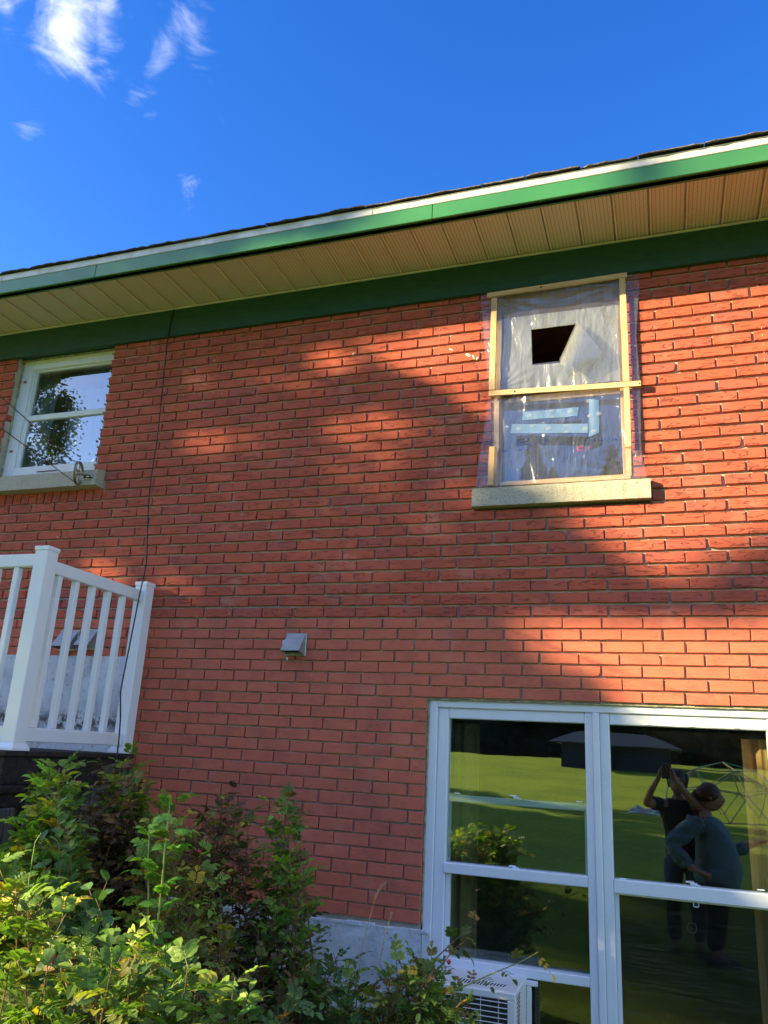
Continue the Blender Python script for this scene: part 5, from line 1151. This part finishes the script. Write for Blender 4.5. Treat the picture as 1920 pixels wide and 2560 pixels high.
def hand_chain(j, bo, wi, wrist, palm, fdir, side, curl):
    # palm then five unequal bent fingers
    k = len(j); j.append((palm, (.036, .018))); bo.append((wi, k)); s_ = side.normalized(); f = fdir.normalized(); c_ = curl.normalized()
    for n_, (off, ln) in enumerate(((-.028, .070), (-.010, .082), (.010, .078), (.027, .060))):
        p1 = palm+f*.038+s_*off; p2 = p1+(f*.6+c_*.6).normalized()*ln*.5; p3 = p2+(f*.1+c_*1).normalized()*ln*.45
        a = len(j); j += [(p1, .0095), (p2, .0085), (p3, .007)]; bo += [(k, a), (a, a+1), (a+1, a+2)]
    a = len(j); t1 = palm-s_*.040+f*.004; t2 = t1-s_*.012+f*.030+c_*.012; j += [(t1, .011), (t2, .009)]; bo += [(k, a), (a, a+1)]
V = Vector
def head_detail(parent, c_, fwd, m_face, hair, hm):
    # ellipsoid skull, nose, brow, ears, mouth
    right = fwd.cross(UP).normalized()
    b = MB(); nu, nv = 20, 14; vs = []
    for i in range(nv+1):
        th = pi*i/nv
        for k in range(nu):
            ph = 2*pi*k/nu; l = V((sin(th)*cos(ph), sin(th)*sin(ph), cos(th))); jaw = 1-.22*max(0, -l.z)*(1 if l.y > 0 else .6)
            r_ = V((.076*l.x*jaw, .094*l.y, .118*l.z)); fy = 0
            if l.y > .6: fy = .026*math.exp(-(l.x/.16)**2-((l.z+.12)/.20)**2)+.006*math.exp(-(l.x/.28)**2-((l.z+.50)/.10)**2)-.007*math.exp(-((abs(l.x)-.33)/.14)**2-((l.z-.05)/.10)**2)
            p = c_+right*r_.x+fwd*(r_.y+fy)+UP*r_.z; vs.append(p)
    b.add(vs, [(i*nu+k, i*nu+(k+1) % nu, (i+1)*nu+(k+1) % nu, (i+1)*nu+k) for i in range(nv) for k in range(nu)])
    for s_ in (-1, 1): e = c_+right*s_*.078; b.tube([e+UP*.03, e+right*s_*.012+UP*.01-fwd*.01, e-UP*.025], [.008, .014, .007], 6)
    return b
def hair_cap(c_, fwd, m_, par, tail):
    right = fwd.cross(UP).normalized(); b = MB(); nu, nv = 22, 12; vs = []; nn = 0
    for i in range(nv+1):
        th = pi*i/nv
        for k in range(nu):
            ph_ = 2*pi*k/nu; l = V((sin(th)*cos(ph_), sin(th)*sin(ph_), cos(th))); w_ = 1+.05*noise.noise(V((ph_*3, th*2, 1)))
            p = c_-fwd*.014+UP*.032+right*l.x*.094*w_+fwd*l.y*(.102 if l.y < 0 else .096)*w_+UP*l.z*(.118 if l.z > 0 else .09); vs.append(p)
    b.add(vs, [(i*nu+k, i*nu+(k+1) % nu, (i+1)*nu+(k+1) % nu, (i+1)*nu+k) for i in range(nv) for k in range(nu)])
    if tail:
        q = c_-fwd*.115+UP*.045; b.tube([q+fwd*.05, q, q-fwd*.035-UP*.05, q-fwd*.035-UP*(.14), q-fwd*.02-UP*tail], [.03, .034, .038, .030, .008], 10)
    for k in range(46):
        a = -1.9+3.8*k/45; o_ = c_-fwd*.02+UP*.05; d_ = (-fwd*cos(a)+right*sin(a)); q0 = o_+d_*.085+UP*.05; q1 = o_+d_*.100; q2 = o_+d_*(.088)-UP*(.07+.02*random.random()); b.tube([q0, q1, q2], [.006, .009, .002], 4)
    b.build('hair', m_, par, smooth=True)
def shoes(par, feet, fwd, g_):
    for (x, y) in feet:
        b = MB(); c_ = V((x, y, g_)); r_ = fwd.cross(UP); pr = [(-.10, .030, .075), (-.05, .040, .085), (.03, .043, .062), (.10, .046, .045), (.155, .030, .030)]; vs = []
        for (f_, w_, h_) in pr: o_ = c_+fwd*f_; vs += [o_-r_*w_, o_+r_*w_, o_+r_*w_*.8+UP*h_, o_-r_*w_*.8+UP*h_]
        b.add(vs, [(4*i+e, 4*i+(e+1) % 4, 4*i+4+(e+1) % 4, 4*i+4+e) for i in range(4) for e in range(4)]+[(0, 1, 2, 3), (19, 18, 17, 16)]); b.build('shoe', M['cable'], par)
# photographer
ph = empty('person', (1.56, -4.72, gz(1.5, -4.7)), 'person in a black t-shirt and jeans holding up a phone with both hands', 'person')
g0 = gz(1.5, -4.7); hc = V((1.545, -4.66, 1.565)); j = [(V((1.56, -4.74, .93)), (.10, .08)), (V((1.56, -4.74, 1.13)), (.10, .08)), (V((1.555, -4.73, 1.32)), (.11, .07)), (V((1.55, -4.71, 1.42)), .062), (V((1.547, -4.68, 1.50)), .058)]
bo = [(0, 1), (1, 2), (2, 3), (3, 4)]
def limb(st, pts):
    p = st
    for q in pts: j.append(q); bo.append((p, len(j)-1)); p = len(j)-1
    return p
wl = limb(2, [(V((1.385, -4.70, 1.365)), .058), (V((1.235, -4.50, 1.36)), .040), (V((1.31, -4.34, 1.52)), .034), (V((1.375, -4.285, 1.625)), .024)])
hand_chain(j, bo, wl, None, V((1.388, -4.262, 1.668)), V((.1, .05, 1)), V((0, 1, 0)), V((1, .1, 0)))
wr_ = limb(2, [(V((1.72, -4.70, 1.365)), .058), (V((1.80, -4.50, 1.27)), .042), (V((1.63, -4.36, 1.47)), .036), (V((1.515, -4.285, 1.615)), .024)])
hand_chain(j, bo, wr_, None, V((1.500, -4.262, 1.660)), V((-.1, .05, 1)), V((0, 1, 0)), V((-1, .1, 0)))
for s_ in (-1, 1): limb(0, [(V((1.56+s_*.095, -4.74, .82)), .098), (V((1.56+s_*.11, -4.72, .48+g0)), .066), (V((1.56+s_*.115, -4.75, .10+g0)), .042), (V((1.56+s_*.12, -4.62, .035+g0)), .034)])
body = skinned('body', j, bo, skin, ph)
hb_ = head_detail(ph, hc, V((-.15, 1, 0)).normalized(), skin, None, hairm)
def merge(o, b):
    me = o.data; import bmesh as bmm; bm = bmm.new(); bm.from_mesh(me); base = [bm.verts.new(p) for p in b.v]
    for f in b.f:
        try: bm.faces.new([base[i] for i in f]).smooth = True
        except ValueError: pass
    bmm.ops.recalc_face_normals(bm, faces=bm.faces); bm.to_mesh(me); bm.free()
merge(body, hb_)
j = [(V((1.56, -4.74, .82)), (.17, .135)), (V((1.56, -4.74, 1.13)), (.168, .128)), (V((1.555, -4.73, 1.33)), (.178, .12)), (V((1.55, -4.715, 1.415)), .075)]; bo = [(0, 1), (1, 2), (2, 3)]
limb(2, [(V((1.385, -4.70, 1.368)), .072), (V((1.29, -4.58, 1.362)), .064)]); limb(2, [(V((1.72, -4.70, 1.368)), .072), (V((1.77, -4.58, 1.315)), .064)])
folds(skinned('t_shirt', j, bo, simple('black cotton', (.012, .012, .014), (.02, .02, .022), 20, .85, .004), ph, 0, 3)); face_parts(ph, hc, V((-.15, 1, 0)).normalized())
j = [(V((1.56, -4.74, .97)), (.155, .12))]; bo = []
for s_ in (-1, 1): limb(0, [(V((1.56+s_*.095, -4.74, .80)), .108), (V((1.56+s_*.11, -4.72, .48+g0)), .080), (V((1.56+s_*.115, -4.75, .10+g0)), .062)])
skinned('jeans', j, bo, simple('dark blue denim', (.022, .035, .075), (.03, .045, .09), 80, .8, .002), ph)
hair_cap(hc, V((-.15, 1, 0)).normalized(), hairm, ph, 0)
shoes(ph, [(1.445, -4.74), (1.675, -4.74)], V((0, 1, 0)), g0)
fb = MB(); fb.box(1.402, 1.482, -4.2295, -4.2215, 1.615, 1.765, bev=.004); po = fb.build('phone', simple('graphite phone', (.03, .03, .035), None, 5, .25), None); setp(po, 'dark smartphone held up in both hands of the photographer', 'phone')
# second person in profile
wm = empty('person', (1.84, -4.42, gz(1.8, -4.4)), 'person with a ponytail in a teal long sleeved top standing in profile', 'person')
yw = -4.42; hc2 = V((1.845, yw, 1.455))
j = [(V((1.83, yw, .80)), (.11, .11)), (V((1.87, yw, .99)), (.12, .11)), (V((1.80, yw, 1.18)), (.11, .10)), (V((1.78, yw, 1.29)), .06), (V((1.80, yw, 1.36)), .058)]; bo = [(0, 1), (1, 2), (2, 3), (3, 4)]
w1_ = limb(2, [(V((1.70, yw+.17, 1.22)), .066), (V((1.49, yw+.22, 1.02)), .052), (V((1.64, yw+.22, .84)), .038), (V((1.72, yw+.21, .80)), .026)]); hand_chain(j, bo, w1_, None, V((1.765, yw+.20, .785)), V((1, 0, -.3)), V((0, .3, 1)), V((.2, -1, 0)))
w2_ = limb(2, [(V((1.84, yw-.17, 1.20)), .066), (V((1.98, yw-.20, .98)), .050), (V((2.14, yw-.14, 1.05)), .036), (V((2.20, yw-.12, 1.08)), .024)]); hand_chain(j, bo, w2_, None, V((2.235, yw-.11, 1.095)), V((1, .2, .2)), V((0, 1, .2)), V((0, .2, 1)))
gw = gz(1.8, -4.4)
for s_ in (-1, 1): limb(0, [(V((1.82, yw+s_*.10, .70)), .12), (V((1.83, yw+s_*.10, .42)), .078), (V((1.80, yw+s_*.10, .09+gw)), .046), (V((1.92, yw+s_*.11, .035+gw)), .036)])
body = skinned('body', j, bo, skin, wm); merge(body, head_detail(wm, hc2, V((1, .05, 0)).normalized(), skin, None, hairr))
j = [(V((1.83, yw, .62)), (.205, .19)), (V((1.86, yw, .80)), (.235, .21)), (V((1.875, yw, .98)), (.245, .21)), (V((1.80, yw, 1.18)), (.19, .185)), (V((1.785, yw, 1.275)), .08)]; bo = [(0, 1), (1, 2), (2, 3), (3, 4)]
limb(3, [(V((1.70, yw+.17, 1.225)), .082), (V((1.48, yw+.22, 1.02)), .068), (V((1.63, yw+.22, .845)), .055)]); limb(3, [(V((1.85, yw-.17, 1.20)), .080), (V((1.99, yw-.20, .97)), .066), (V((2.12, yw-.14, 1.04)), .052)])
folds(skinned('long_sleeved_top', j, bo, simple('teal blue jersey', (.055, .115, .145), (.042, .095, .12), 6, .8, .01), wm, 0, 3), .016); face_parts(wm, hc2, V((1, .05, 0)).normalized())
j = [(V((1.825, yw, .78)), (.15, .15))]; bo = []
for s_ in (-1, 1): limb(0, [(V((1.82, yw+s_*.10, .66)), .135), (V((1.83, yw+s_*.10, .42)), .096), (V((1.80, yw+s_*.10, .11+gw)), .068)])
skinned('leggings', j, bo, simple('black leggings', (.015, .016, .022), None, 30, .8), wm)
hair_cap(hc2, V((1, .05, 0)).normalized(), hairr, wm, .26)
shoes(wm, [(1.83, yw-.10), (1.83, yw+.10)], V((1, 0, 0)), gw)

wm.scale = (1.12, 1.0, 1.0)
